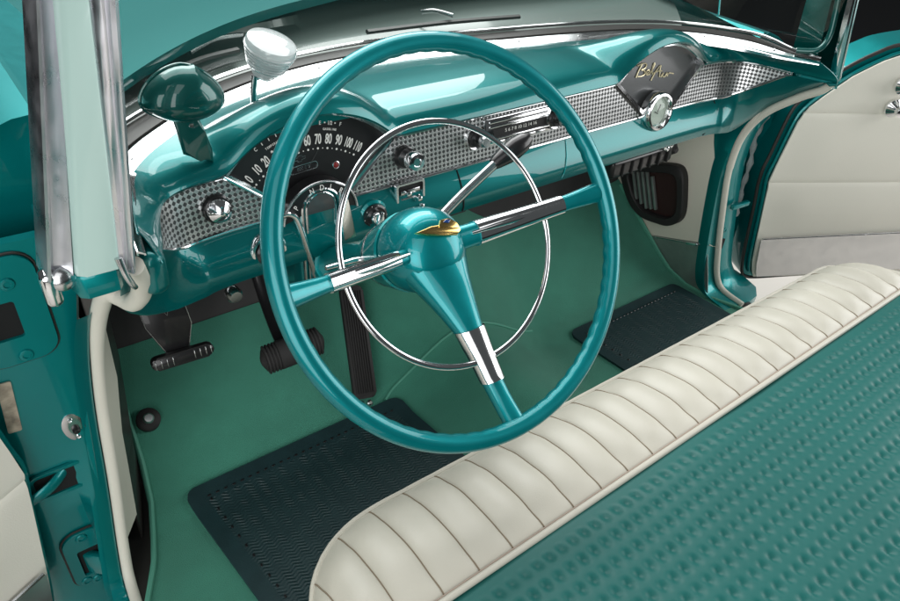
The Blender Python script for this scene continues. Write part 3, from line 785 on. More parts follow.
bt = [(-.402, .6125), (-.402, .609), (-.397, .609), (-.3975, .607), (-.391, .607), (-.3905, .6095), (-.385, .610), (-.385, .6135), (-.390, .613), (-.3895, .6155), (-.396, .615), (-.3965, .6127), (-.402, .6125)]
mesh_obj('dial_emblem', stroke2([(x - .002, z + .0035) for x, z in bt], .0004), M['satin'], cl)
od = rounded_rect(.046, .0115, .005, 5)
o1 = mesh_obj('odometer_frame', ring_prism(od, [(x * .94, y * .78) for x, y in od], .002, ff(-.392, .6005, -.0125) @ Matrix.Rotation(.06, 4, 'Z'), .0004), M['satin'], cl)
mesh_obj('odometer_digits', text('000 0 0', .0078, ff(-.392, .6005, -.0113) @ Matrix.Rotation(.06, 4, 'Z'), .0002, .9), M['satin'], cl, smooth=0)
mesh_obj('warning_lamp', lathe([(.006, 0), (.006, .0018), (.0048, .0022), (.0046, .0012), (0, .0016)], 20, ff(-.340, .5935, -.0125)), M['satin'], cl)
mesh_obj('warning_lens', lathe([(.0044, .0014), (.003, .0024), (0, .0028)], 16, ff(-.340, .5935, -.0125)), M['red'], cl)
# --- column pod with gear quadrant
PX = -.3865
def podout(w, zt, zb, n=16): # inverted U, 2-D (x,z) centred on the pod
    return [(-w, zb)] + [(-w * math.cos(PI * i / n), zt - w + w * math.sin(PI * i / n)) for i in range(n + 1)] + [(w, zb)]
fp = Matrix(((1, 0, 0, PX), (0, 0, -1, .350), (0, 1, 0, 0), (0, 0, 0, 1)))
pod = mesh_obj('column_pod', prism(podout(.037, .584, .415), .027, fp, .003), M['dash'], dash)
mesh_obj('dash_end_cap', rbox((.030, .09, .056), .014, 4, Matrix.Translation((-.6605, .222, .612))), M['dash'], dash)
q = [(PX + .060 * math.cos(PI * (.03 + .94 * i / 24)) * 1, .533 + .060 * math.sin(PI * (.03 + .94 * i / 24))) for i in range(25)]
qi = [(PX + .031 * math.cos(PI * (.03 + .94 * i / 24)) * 1, .545 + .038 * math.sin(PI * (.03 + .94 * i / 24))) for i in range(25)]
qv = [V((x, .3215, z)) for x, z in q] + [V((x, .3190, z)) for x, z in qi]
mesh_obj('gear_quadrant', slab([qv[:25], qv[25:]], (0, .022, 0)), M['dial'], pod)
mesh_obj('quadrant_rim', tube([(x, .3205, z) for x, z in q], .0022, 8), M['satin'], pod)
gl_ = []
for ch, a in (('P', -60), ('N', -18), ('D', 2), ('L', 21), ('R', 44)):
    A = math.radians(a); x = PX + .046 * math.sin(A); z = .541 + .044 * math.cos(A)
    gl_.append(text(ch, .0118, face_frame(x, .3182, z, (0, -1, .12)) @ Matrix.Rotation(-A * .8, 4, 'Z'), .0004, .8))
mesh_obj('gear_letters', join(*gl_), M['white'], pod, smooth=0)
mesh_obj('quadrant_lens', prism(podout(.024, .578, .545), .003, Matrix(((1, 0, 0, PX), (0, 0, -1, .3235), (0, 1, 0, 0), (0, 0, 0, 1))), .001), M['fan'], pod)
for w_, zt, r in ((.0305, .582, .0032), (.0235, .576, .0022)):
    P = [(PX + x, .3215, z) for x, z in podout(w_, zt, .43)]
    mesh_obj('pod_moulding', tube(P, r, 8, up=(0, -1, 0), flat=.9), M['chrome'], pod)
mesh_obj('pod_bracket', tube(spline([(-.452, .318, .557), (-.438, .316, .557), (-.428, .314, .545), (-.418, .312, .50), (-.404, .310, .432)], 6), .0042, 8, flat=.7), M['chrome'], pod)
mesh_obj('pod_bracket', prism([(-.012, .060), (-.002, .056), (.012, -.020), (-.010, -.022), (-.014, -.002)], .008, face_frame(-.346, .318, .512, N0), .002), M['chrome'], pod)
# --- right fan with the speaker panel, script and clock
sp = mesh_obj('speaker_panel', fan_plate(FX, -.008, .004), M['fan'], dash, smooth=0)
mesh_obj('fan_rim', band(arcpts(FX, FR + .001, -CORN, CORN, 48), arcpts(FX, FR - .006, -CORN, CORN, 48), -.008, .006), M['chrome'], sp)
for s in (-1, 1):
    mesh_obj('side_moulding', side_band(FX, s, -.0095, .0005, -.010, .005), M['chrome'], sp)
    mesh_obj('side_dark_strip', side_band(FX, s, .0005, .0062, -.010, .002), M['gasket'], sp)  # dark band along the outer side of the chrome moulding
STR = [[(-0.0642, 0.6216), (-0.0596, 0.6323), (-0.0506, 0.6449)],
 [(-0.0637, 0.643), (-0.0473, 0.6456), (-0.0371, 0.6424), (-0.0409, 0.6358), (-0.0517, 0.634), (-0.0416, 0.6312), (-0.0395, 0.6247), (-0.0497, 0.6219), (-0.0605, 0.6229)],
 [(-0.0375, 0.6244), (-0.0294, 0.6257), (-0.0265, 0.6291), (-0.0313, 0.631), (-0.0351, 0.6278), (-0.0338, 0.6226), (-0.0263, 0.6221)],
 [(-0.0263, 0.6221), (-0.0169, 0.6308), (-0.0121, 0.6401), (-0.0156, 0.64), (-0.0184, 0.6279), (-0.0161, 0.6206)],
 [(-0.0187, 0.6092), (-0.0061, 0.6261), (0.0064, 0.6344), (0.0059, 0.6259), (0.0065, 0.6122)], [(-0.0136, 0.6225), (0.0009, 0.6245), (0.0125, 0.623)],
 [(0.0105, 0.6112), (0.0169, 0.6189), (0.0154, 0.6134), (0.0205, 0.6101)], [(0.0225, 0.6096), (0.0285, 0.6171), (0.0300, 0.6105), (0.0341, 0.6156), (0.0407, 0.6150), (0.0493, 0.6126)]]
mesh_obj('script_emblem', join(*[tube(spline(to3([(FX + x, z) for x, z in s_], -.0065), 5), .0013, 6) for s_ in STR]), M['cream'], sp)
fc = face_frame(.372, .337, .552, (0, -1, .15))
ck = mesh_obj('clock', lathe([(.039, -.004), (.040, .006), (.039, .013), (.036, .017), (.032, .0175), (.0290, .013), (.028, .006), (0, .006)], 40, fc), M['chrome'], dash)
mesh_obj('clock_face', lathe([(.0275, .0065), (.0275, .0072), (0, .0072)], 32, fc), M['white'], ck)  # face coloured white for the reflection that fills its glass
mesh_obj('clock_hand', join(rbox((.0014, .016, .0006), 0, 1, fc @ Matrix.Translation((.004, .006, .0082)) @ Matrix.Rotation(-.5, 4, 'Z')), rbox((.0016, .011, .0006), 0, 1, fc @ Matrix.Translation((-.004, -.002, .0084)) @ Matrix.Rotation(1.1, 4, 'Z'))), M['dial'], ck)
mesh_obj('clock_glass', lathe([(.0285, .010), (.018, .0135), (.009, .015), (0, .0155)], 32, fc), M['glass'], ck)
mesh_obj('set_knob', rbox((.011, .0035, .004), .001, 2, fc @ Matrix.Translation((.001, -.029, .018))), M['black'], ck)
# --- knobs on the strip
def knob(x, z, r, conical, nm='control_knob', black=True):
    f = ff(x, z, 0)
    base = mesh_obj(nm, lathe([(r * 1.28, 0), (r * 1.28, .003), (r * 1.15, .006), (r * 1.1, .010), (0, .010)], 32, f), M['black'], dash)
    if conical: pr = [(r * .98, .008), (r, .013), (r * .96, .018), (r * .80, .020), (r * .30, .0275), (0, .0285)]
    else: pr = [(r * .75, .009), (r * .78, .02), (r * .98, .022), (r, .034), (r * .9, .038), (r * .5, .0385), (r * .42, .0365), (0, .0365)]
    mesh_obj('knob_cap', lathe(pr, 28, f), M['chrome'], base)
    mk = [rbox((.0011, .003, .0005), 0, 1, f @ Matrix.Rotation(a, 4, 'Z') @ Matrix.Translation((0, r * 1.19, .0045))) for a in (-.9, -.6, -.3, 0, .3, .6)]
    mesh_obj('knob_marks', join(*mk), M['satin'], base, smooth=0)
knob(-.532, .581, .0165, True)
knob(-.227, .586, .0145, False)
for x in (-.087, .095):
    f = ff(x, .588, 0)
    b1 = mesh_obj('radio_knob', lathe([(.019, 0), (.0195, .004), (.0185, .006), (.0155, .005), (.0145, .002), (0, .002)], 32, f), M['chrome'], dash)
    mesh_obj('knob_ring', lathe([(.0150, .001), (.0145, .010), (.013, .012), (0, .012)], 28, f), M['black'], b1)
    mesh_obj('knob_cap', lathe([(.0078, .010), (.0085, .020), (.0098, .022), (.0098, .031), (.008, .034), (0, .034)], 24, f), M['satin'], b1)
# --- radio
f = ff(.006, .592, .0005)
rd = mesh_obj('radio', prism(rounded_rect(.150, .046, .004, 4), .006, f, .0015), M['chrome'], dash)
mesh_obj('dial_window', prism(rounded_rect(.122, .0135, .002, 3), .001, f @ Matrix.Translation((.004, -.002, .0062))), M['dial'], rd)
mesh_obj('dial_bar', join(*[rbox((.136, .0035, .005), .0012, 2, f @ Matrix.Translation((.002, y, .007))) for y in (.0165, .0085, -.0125)]), M['chrome'], rd)
mesh_obj('dial_gap', join(*[rbox((.130, .0022, .002), 0, 1, f @ Matrix.Translation((.002, y, .0062))) for y in (.0205, .0125, -.0095, -.0155)]), M['dial'], rd)
mesh_obj('dial_figures', text('5 6 7 8 10 12 14 16', .0082, f @ Matrix.Translation((.004, -.002, .0074)), .0002, 1.12), M['white'], rd, smooth=0)
each('radio_button', [rbox((.020, .0055, .006), .001, 2, f @ Matrix.Translation((-.045 + .0235 * k, -.0185, .0075))) for k in range(5)], M['satin'], rd)
# --- lower panel controls
f = face_frame(-.474, .321, .507, (0, -1, .1))
lk = mesh_obj('lighter', lathe([(.0285, -.004), (.028, .004), (.0255, .007), (.0225, .0075), (.0215, .003), (0, .003)], 32, f), M['chrome'], dash)
mesh_obj('lighter_knob', lathe([(.0205, .003), (.0205, .010), (.016, .014), (.011, .020), (0, .021)], 28, f), M['black'], lk)
mesh_obj('knob_badge', lathe([(.010, .0205), (.009, .0225), (0, .023)], 20, f), M['chrome'], lk)
f = face_frame(-.296, .327, .511, (0, -1, .1))
ig = mesh_obj('ignition_switch', lathe([(.026, -.004), (.0255, .004), (.022, .007), (0, .007)], 32, f), M['paint'], dash)
mesh_obj('switch_ring', lathe([(.0205, .006), (.0205, .011), (.017, .013), (.0145, .012), (0, .012)], 32, f), M['black'], ig)
mesh_obj('switch_lever', join(lathe([(.011, .012), (.011, .018), (.009, .021), (0, .0215)], 24, f), rbox((.006, .026, .010), .002, 2, f @ Matrix.Translation((0, 0, .022)) @ Matrix.Rotation(-.4, 4, 'Z'))), M['chrome'], ig)
mesh_obj('switch_marks', join(*[rbox((.0012, .003, .0005), 0, 1, f @ Matrix.Rotation(a, 4, 'Z') @ Matrix.Translation((0, .0188, .0115))) for a in (-1.6, -.9, -.3, .3, .9, 1.6)]), M['white'], ig, smooth=0)
f = face_frame(-.226, .329, .520, (0, -1, .1))
hc = mesh_obj('heater_control', ring_prism(rounded_rect(.054, .060, .004, 4), rounded_rect(.046, .052, .003, 4), .007, f, .0015), M['satin'], dash)
mesh_obj('control_plate', prism(rounded_rect(.047, .053, .003, 3), .002, f), M['dial'], hc)
each('control_slide', [rbox((.036, .0075, .004), .001, 2, f @ Matrix.Translation((0, y, .004))) for y in (.014, .001, -.013)], M['satin'], hc)
each('control_lever', [rbox((.008, .008, .013), .002, 2, f @ Matrix.Translation((x, y, .010))) for x, y in ((-.008, .014), (.012, .001), (.016, -.013))], M['chrome'], hc)
mesh_obj('control_scale', join(*[rbox((.0016, .0035, .0005), 0, 1, f @ Matrix.Translation((-.016 + .0055 * k, y, .0023))) for k in range(7) for y in (.0075, -.006)]), M['white'], hc, smooth=0)
def seam(x, z0, z1, slant=0):
    pts = []
    for k in range(9):
        z = lerp(z0, z1, k / 8); A = (.339, .5435); B = (.315, .474); t = (A[1] - z) / (A[1] - B[1])
        bul = interp(t, [(0, 0), (.12, .004), (.35, .009), (.62, .011), (.85, .007), (1, 0)])
        pts.append((x + slant * k / 8, lerp(A[0], B[0], t) - bul - .0012, z))
    return tube(pts, .0013, 6)
mesh_obj('panel_gap', seam(-.583, .542, .476), M['dark'], dash)
mesh_obj('panel_gap', seam(-.126, .542, .476), M['dark'], dash)
mesh_obj('panel_gap', seam(.125, .542, .480, -.02), M['paint'], dash)
mesh_obj('panel_gap', tube(spline([(.560, .329, .542), (.566, .319, .520), (.552, .312, .495), (.525, .3105, .478)], 6), .0012, 6), M['dark'], dash)
gb = [(.128, .5415), (.14, .480)]
mesh_obj('glove_box_latch', lathe([(.006, 0), (.006, .006), (.004, .009), (0, .009)], 20, face_frame(.36, .327, .505, (0, -1, .1))), M['chrome'], dash)
# --- things bolted under the panel
hb = mesh_obj('heater_housing', rbox((.205, .09, .042), .008, 3, Matrix.Translation((.445, .43, .402))), M['black'], dash)
each('housing_rib', [rbox((.004, .006, .030), .001, 2, Matrix.Translation((.375 + .030 * k, .383, .400))) for k in range(6)], M['rubber'], hb)
mesh_obj('housing_knob', lathe([(.015, 0), (.016, .010), (.012, .014), (.006, .022), (0, .022)], 20, face_frame(.556, .405, .405, N0)), M['rubber'], hb)
mesh_obj('housing_fitting', join(*[rbox((.010, .012, .012), .003, 2, Matrix.Translation((.505 + .012 * k, .385, .425 - .006 * (k % 2))) @ Matrix.Rotation(.5 * k, 4, 'Y')) for k in range(3)]), M['chrome'], hb)
mesh_obj('brake_release', join(lathe([(.011, 0), (.012, .012), (.009, .018), (0, .019)], 20, face_frame(-.530, .335, .447, N0)), rbox((.034, .02, .006), .002, 2, Matrix.Translation((-.535, .345, .462)))), M['satin'], dash)

# ------------------------------------------------------------------ steering wheel (frame: x right, y up in the wheel plane, z to the driver)
WC = V((-.376, 0, .66)); AL = math.radians(33.261)
WM = Matrix(((1, 0, 0, WC.x), (0, math.sin(AL), -math.cos(AL), WC.y), (0, math.cos(AL), math.sin(AL), WC.z), (0, 0, 0, 1)))
wheel = thing('steering_wheel', 'large teal three spoke steering wheel with a chrome horn ring and gold emblem', 'steering wheel', WM)
RR = .2180
vs, fs = [], []
NT_, NR_ = 432, 20
for i in range(NT_):
    th = 2 * PI * i / NT_
    for k in range(NR_):
        ph = 2 * PI * k / NR_
        cr_, sr_ = math.cos(ph), math.sin(ph)          # cr: outward, sr: towards the driver
        grip = max(0, -cr_ * .75 - sr_ * .66) ** 1.5
        scal = abs(math.sin(th * 33))
        sp_ = min(abs((th - a + PI) % (2 * PI) - PI) for a in (0.03, PI - .03, 1.5 * PI))
        r = .0109 - .0016 * grip * (1 - scal) * smooth(.10, .2, sp_)
        vs.append(WM @ V(((RR + r * cr_) * math.cos(th), (RR + r * cr_) * math.sin(th), r * sr_ * 1.0)))
for i in range(NT_):
    for k in range(NR_):
        fs.append((i * NR_ + k, ((i + 1) % NT_) * NR_ + k, ((i + 1) % NT_) * NR_ + (k + 1) % NR_, i * NR_ + (k + 1) % NR_))
mesh_obj('rim', (vs, fs), M['wheel_grip'], wheel, smooth=60)
hub = mesh_obj('hub', lathe([(.040, -.111), (.0495, -.110), (.0520, -.102), (.0525, -.092), (.0510, -.077), (.0470, -.063), (.0400, -.0525), (.030, -.0455), (.018, -.042), (.008, -.041), (0, -.041)], 56, WM @ Matrix.Translation((0, 0, -.009))), M['wheel'], wheel)
def spoke(sec, n=20, up=(0, 0, 1)):
    """sec: (centre, half width along wd, half thickness along z, wd)"""
    vs, fs = [], []
    for c, w, t, wd in sec:
        for k in range(n):
            a = 2 * PI * k / n; ca, sa = math.cos(a), math.sin(a)
            e = .8
            vs.append(WM @ (V(c) + V(wd) * w * math.copysign(abs(ca) ** e, ca) + V((0, 0, 1)) * t * math.copysign(abs(sa) ** e, sa)))
    m = len(sec)
    for i in range(m - 1):
        for k in range(n): fs.append((i * n + k, i * n + (k + 1) % n, (i + 1) * n + (k + 1) % n, (i + 1) * n + k))
    fs.append(tuple(range(n - 1, -1, -1))); fs.append(tuple((m - 1) * n + k for k in range(n)))
    return vs, fs
def along(tab, pos, wd, k0, k1, grow=0., n=24):
    out = []
    for i in range(n + 1):
        q = lerp(k0, k1, i / n)
        z = interp(q, [(a, b) for a, b, *_ in tab]); w = interp(q, [(t[0], t[2]) for t in tab]); th = interp(q, [(t[0], t[3]) for t in tab])
        out.append((pos(q, z), w + grow, th + grow, wd))
    return out
# lower spoke: q = distance below the centre
DT = [(.0, -.092, .050, .036), (.022, -.084, .0440, .031), (.04, -.075, .0365, .0255), (.06, -.064, .0295, .0205), (.08, -.0545, .0235, .0165), (.10, -.046, .0182, .0135), (.13, -.0365, .0145, .0115), (.16, -.028, .0130, .0105), (.185, -.0185, .0122, .010), (.2165, -.003, .0135, .010)]
mesh_obj('spoke', spoke(along(DT, lambda q, z: (0, -q, z), (1, 0, 0), .0, .2165)), M['wheel'], wheel)
mesh_obj('spoke_cap', spoke(along(DT, lambda q, z: (0, -q, z + .0015), (1, 0, 0), .100, .163, .0016)), M['chrome'], wheel)
ST = [(.02, -.078, .016, .016), (.045, -.066, .0145, .013), (.09, -.046, .0125, .011), (.14, -.027, .0105, .0095), (.17, -.016, .0098, .009), (.2165, -.001, .0130, .010)]
for s in (1, -1):
    pos = lambda q, z, s=s: (s * q, .006 * q / .2, z)
    SK = ST if s > 0 else [(a, b, c * lerp(.62, 1, smooth(.04, .21, a)), d * lerp(.62, 1, smooth(.04, .21, a))) for a, b, c, d in ST]
    mesh_obj('spoke', spoke(along(SK, pos, (0, 1, 0), .02, .2165)), M['wheel'], wheel)
    mesh_obj('spoke_cap', spoke(along(SK, lambda q, z, s=s: (s * q, .006 * q / .2, z + .001), (0, 1, 0), .055, .160, .0014)), M['chrome'], wheel)
rp = [WM @ V((.1385 * math.cos(2 * PI * i / 160), .1385 * math.sin(2 * PI * i / 160) + .001, -.0275)) for i in range(160)]
mesh_obj('horn_ring', tube(rp, .0024, 12, closed=True, flat=1.5, up=WM.to_3x3() @ V((0, 0, 1))), M['chrome'], wheel)
for s in (1, -1):
    mesh_obj('ring_bracket', tube([WM @ V((s * .045, .004, -.050)), WM @ V((s * .09, .004, -.034)), WM @ V((s * .150, .005, -.0205))], [.0022, .0045, .006], 10, flat=.7), M['chrome'], wheel)
em = mesh_obj('emblem', prism([(-.030, -.004), (-.012, .0045), (.004, .008), (.020, .0075), (.0235, .002), (.019, -.004), (.002, -.0058), (-.016, -.0062)], .005, WM @ Matrix.Translation((.000, .018, -.0470)) @ Matrix.Rotation(-.30, 4, 'Z') @ Matrix.Rotation(-.2, 4, 'X') @ Matrix.Diagonal((1.15, 1, 1, 1)), .002), M['gold'], wheel)
mesh_obj('emblem_fin', prism([(-.004, .002), (.001, .012), (.012, .0145), (.022, .010), (.025, .003)], .004, WM @ Matrix.Translation((.000, .019, -.0450)) @ Matrix.Rotation(-.30, 4, 'Z') @ Matrix.Rotation(-.2, 4, 'X'), .0015), M['gold'], em)
mesh_obj('emblem_jewel', prism([(.002, .009), (.006, .0125), (.013, .0125), (.010, .0085)], .002, WM @ Matrix.Translation((.000, .0192, -.0413)) @ Matrix.Rotation(-.30, 4, 'Z') @ Matrix.Rotation(-.2, 4, 'X'), .0006), M['blue'], em)

# ------------------------------------------------------------------ steering column
scol = thing('steering_column', 'teal steering column with black tipped chrome gear lever running under the dashboard', 'column', loc=(-.376, .334, .441))
mesh_obj('column_tube', lathe([(.0265, -.62), (.0265, -.41), (.0265, -.198), (.030, -.192)], 36, WM), M['paint'], scol)
mesh_obj('column_collar', lathe([(.0268, -.398), (.0325, -.396), (.0340, -.388), (.0340, -.372), (.0320, -.366), (.0268, -.364)], 36, WM), M['paint'], scol)
mesh_obj('column_bell', lathe([(.0265, -.212), (.0320, -.208), (.0350, -.198), (.0390, -.182), (.0435, -.162), (.0475, -.140), (.0503, -.124), (.0511, -.1170), (.0490, -.1150), (.03, -.115)], 48, WM @ Matrix.Translation((0, 0, -.009))), M['paint'], scol)
mesh_obj('bell_band', lathe([(.0405, -.1745), (.0424, -.172), (.0432, -.167), (.0430, -.164)], 48, WM @ Matrix.Translation((0, 0, -.009))), M['satin'], scol)
lv = mesh_obj('gear_lever', tube(spline([(-.36, .130, .565), (-.32, .140, .590), (-.27, .148, .618), (-.2, .155, .653)], 6), [.0075] * 19, 12, flat=.8), M['satin'], scol)
kd = V((.05, .0, .022)).normalized()
mesh_obj('lever_knob', lathe([(.008, -.012), (.010, -.006), (.0135, .010), (.0150, .026), (.0135, .042), (.008, .053), (0, .056)], 24, frame((-.198, .155, .654), kd)), M['black'], scol)
mesh_obj('turn_lever', tube([(-.395, .16, .558), (-.43, .155, .568), (-.47, .152, .572)], [.005, .004, .003], 10), M['chrome'], scol)

# ------------------------------------------------------------------ dash mirror and signal viewer
mr = thing('rear_view_mirror', 'dark teal streamlined mirror shell standing on the dashboard in front of the driver', 'mirror', loc=(-.545, .36, .655))
# shell: blunt ellipsoid with a crease running over it
vs, fs = [], []; na, nb = 40, 24
MX = frame((-.5505, .348, .7335), (0.10, 1.0, -.05), (1, .0, -.10))   # z points forward, x right
for j in range(nb + 1):
    v = PI * j / nb
    for i in range(na):
        a = 2 * PI * i / na
        x = math.sin(v) * math.cos(a); y = math.sin(v) * math.sin(a); z = -math.cos(v)
        yy = y * .042 if y > 0 else -.0255 * abs(y) ** .8
        yy *= (1 - .22 * abs(x) ** 1.5)
        crease = .0045 * math.exp(-((x - .30) / .10) ** 2) * max(0, y)
        p = V((x * .0485 , -(yy + crease), z * (.032 if z < 0 else .020)))
        vs.append(MX @ p)
for j in range(nb):
    for i in range(na): fs.append((j * na + i, j * na + (i + 1) % na, (j + 1) * na + (i + 1) % na, (j + 1) * na + i))
mesh_obj('mirror_shell', (vs, fs), M['mirror_paint'], mr)
mesh_obj('mirror_rim', tube([MX @ V((.0488 * math.cos(a), -(.0425 * math.sin(a) if math.sin(a) > 0 else -.0260 * abs(math.sin(a)) ** .8) * (1 - .22 * abs(math.cos(a)) ** 1.5), .001)) for a in [2 * PI * i / 60 for i in range(60)]], .0022, 8, closed=True), M['mirror_paint'], mr)
mesh_obj('mirror_stem', prism([(-.018, .058), (.012, .058), (.019, .036), (.0245, .012), (.0235, -.008), (.010, .002), (-.012, .008)], .012, face_frame(-.545, .362, .652, (-.25, -1, 0)), .005, 3), M['mirror_paint'], mr)
mesh_obj('set_screw', lathe([(.003, 0), (.0028, .0015), (0, .0018)], 12, face_frame(-.5545, .3185, .713, (0, -1, -.4))), M['satin'], mr)

vw = thing('signal_viewer', 'clear ribbed plastic traffic light viewer on a thin post at the windshield base', 'signal viewer', loc=(-.421, .445, .672))
VM = frame((-.398, .44, .737), (.62, .12, .35), (0, 0, 1))
rows = []
for k in range(15):
    t = k / 14; rr = interp(t, [(0, .014), (.10, .018), (.2, .020), (.30, .0265), (.55, .0335), (.85, .0375), (1, .0370)]) + (.0010 if k % 2 else 0)
    rows.append((rr, -.030 + .062 * t))
VM2 = frame((-.4010, .44, .7245), (.20, -.30, .93))
mesh_obj('viewer_lens', lathe([(0, -.016)] + [(.013, -.016), (.0165, -.012), (.0150, -.010), (.0205, -.006), (.0185, -.004), (.0245, .001), (.0290, .008), (.0330, .018), (.0350, .028), (.0355, .036), (.034, .039), (.030, .0405), (.018, .043), (0, .0435)], 40, VM2), M['lucite'], vw)
mesh_obj('lens_facets', join(*[lathe([(.0262 + .0019 * k, .001 + .0050 * k), (.0285 + .0017 * k, .0040 + .0050 * k), (.0262 + .0019 * k, .0052 + .0050 * k)], 40, VM2) for k in range(6)]), M['lucite'], vw)
mesh_obj('viewer_post', tube([(-.4165, .445, .712), (-.420, .446, .692), (-.421, .447, .672)], [.0045, .004, .005], 12), M['chrome'], vw)

# ------------------------------------------------------------------ bench seat
seat = thing('bench_seat', 'front bench seat with ivory pleated roll and teal embossed cushion', 'seat', loc=(0, -.3, 0))
XL, XR = -.652, .618
YS, ZS = -.180, .350
PROF = [(0, .0), (.012, .006), (.030, .011), (.055, .0125), (.085, .009), (.115, .001), (.140, -.014), (.158, -.034), (.167, -.058), (.168, -.085), (.163, -.13), (.155, -.20), (.150, -.28)]
PR = [V((a, b, 0)) for a, b in PROF]; PR = spline(PR, 4)
def seat_shrink(x):
    e = min(x - XL, XR - x); R = .16 if x < 0 else .10
    if e >= R: return 1
    t = 1 - e / R; return max(.02, (1 - t ** 2.4) ** (1 / 2.4))
PITCH = .0505; X0 = -.467
xs = [XL, XL + .004]
x = XL + .004
ks = []
k = math.floor((XL - X0) / PITCH)
while X0 + k * PITCH < XR - .005:
    for q in (-.5, -.40, -.30, -.2, -.1, -.05, -.02, 0, .02, .05, .1, .2, .30, .40):
        xx = X0 + (k + q) * PITCH
        if XL + .005 < xx < XR - .005: xs.append(xx)
    k += 1
xs = sorted(set(xs + [XR - .004, XR]))
def pleat(x):
    f = (x - X0) / PITCH; f -= round(f); f = abs(f)
    return .0058 * (1 - math.exp(-(f / .11) ** 1.05)) - .0058 - .0010 * math.cos(PI * f * 2)
def ys_(x): return -.1755 + .0168 * x
def wf_(x): return lerp(1.065, .90, (x - XL) / (XR - XL))
def bol_pt(x, j, d=0):
    p = PR[j]; a = PR[max(j - 1, 0)]; b = PR[min(j + 1, len(PR) - 1)]; t = (b - a).normalized(); n = V((-t.y, t.x, 0))
    sh = seat_shrink(x)
    w_ = .0007 * math.sin(x * 41 + p.x * 55) + .0006 * math.sin(x * 23.7 - p.x * 90 + 1.3) + .0004 * math.sin(x * 97 + p.x * 30)
    amt = pleat(x) * smooth(0, .03, p.x) * (1 - smooth(.125, .158, p.x)) + w_ * .7 * smooth(0, .03, p.x) * (1 - smooth(.09, .145, p.x)) + d
    return V((x, ys_(x) + p.x * sh * wf_(x) + n.x * amt, ZS + p.y + n.y * amt - (1 - sh) * .020))
rows = [[bol_pt(x, j) for x in xs] for j in range(len(PR))]
bol = mesh_obj('pleated_roll', grid(rows), M['vinyl'], seat, smooth=50)
# stitched valley between two pleats
gv = []
k = math.floor((XL - X0) / PITCH) + 1
while X0 + k * PITCH < XR - .02:
    xx = X0 + k * PITCH
    if xx > XL + .02: gv.append(tube([bol_pt(xx, j, .0003) for j in range(1, int(len(PR) * .75))], .0010, 6))
    k += 1
mesh_obj('pleat_stitching', join(*gv), M['groove'], bol)
jf = min(range(len(PR)), key=lambda j: abs(PR[j].x - .150) + (0 if PR[j].y > -.05 else 9))
wf = [bol_pt(x, jf + 1, .001) for x in xs[1:-1:3]]
mesh_obj('front_welting', tube(wf, .0038, 8), M['vinyl'], bol)
yst = [V((x, ys_(x) - .004, ZS + .002 - (1 - seat_shrink(x)) * .020)) for x in xs[1:-1:3]]
mesh_obj('rear_welting', tube(yst, .0042, 10), M['vinyl'], bol)
mesh_obj('welting_thread', tube([p + V((0, .0050, .0016)) for p in yst], .0006, 6), M['thread'], bol)
# cushion
NXC, NYC = 468, 196
cx_ = [lerp(XL, XR, i / NXC) for i in range(NXC + 1)]
cy_ = [YS + .012 - .00325 * j for j in range(NYC + 1)]
DU, DV = .0191, .0258
rows = []
for j, y in enumerate(cy_):
    dy = YS - y; r = []
    base = ZS - .003 + .010 * smooth(-.01, .05, dy) + .012 * math.sin(PI * max(0, min(1, dy / .6))) - (.010 if j == 0 else 0)
    rr = (dy - .020) / DV; ri = math.floor(rr); fv = abs(rr - ri - .5) * DV
    gv = math.exp(-(fv / .0058) ** 2.6) if ri >= 0 else 0
    for i, x in enumerate(cx_):
        e = min(x - XL, XR - x)
        z = base - .05 * smooth(.05, 0, e) ** 2
        if gv > .01 and e > .03:
            q = x / DU + .5 * (ri % 2); fu = abs(q - math.floor(q) - .5) * DU
            z -= (.0040 + .0006 * math.sin(ri * 2.1 + math.floor(q) * 1.7)) * gv * math.exp(-(fu / .0049) ** 2.6)
        z += .0010 * math.sin(x * 9 + y * 14) + .0007 * math.sin(x * 21 - y * 17)
        r.append((x, y + ys_(x) - YS, z))
    rows.append(r)
mesh_obj('cushion', grid(rows), M['waffle'], seat, smooth=80)
sk = [[(x, YS - .62, .33) for x in cx_], [(x, YS - .62, .06) for x in cx_]]
mesh_obj('seat_base', join(grid(sk), *[grid([[(X, YS + .03, .30), (X, -.80, .30)], [(X, YS + .03, .05), (X, -.80, .05)]]) for X in (XL + .07, XR - .07)]), M['waffle'], seat)

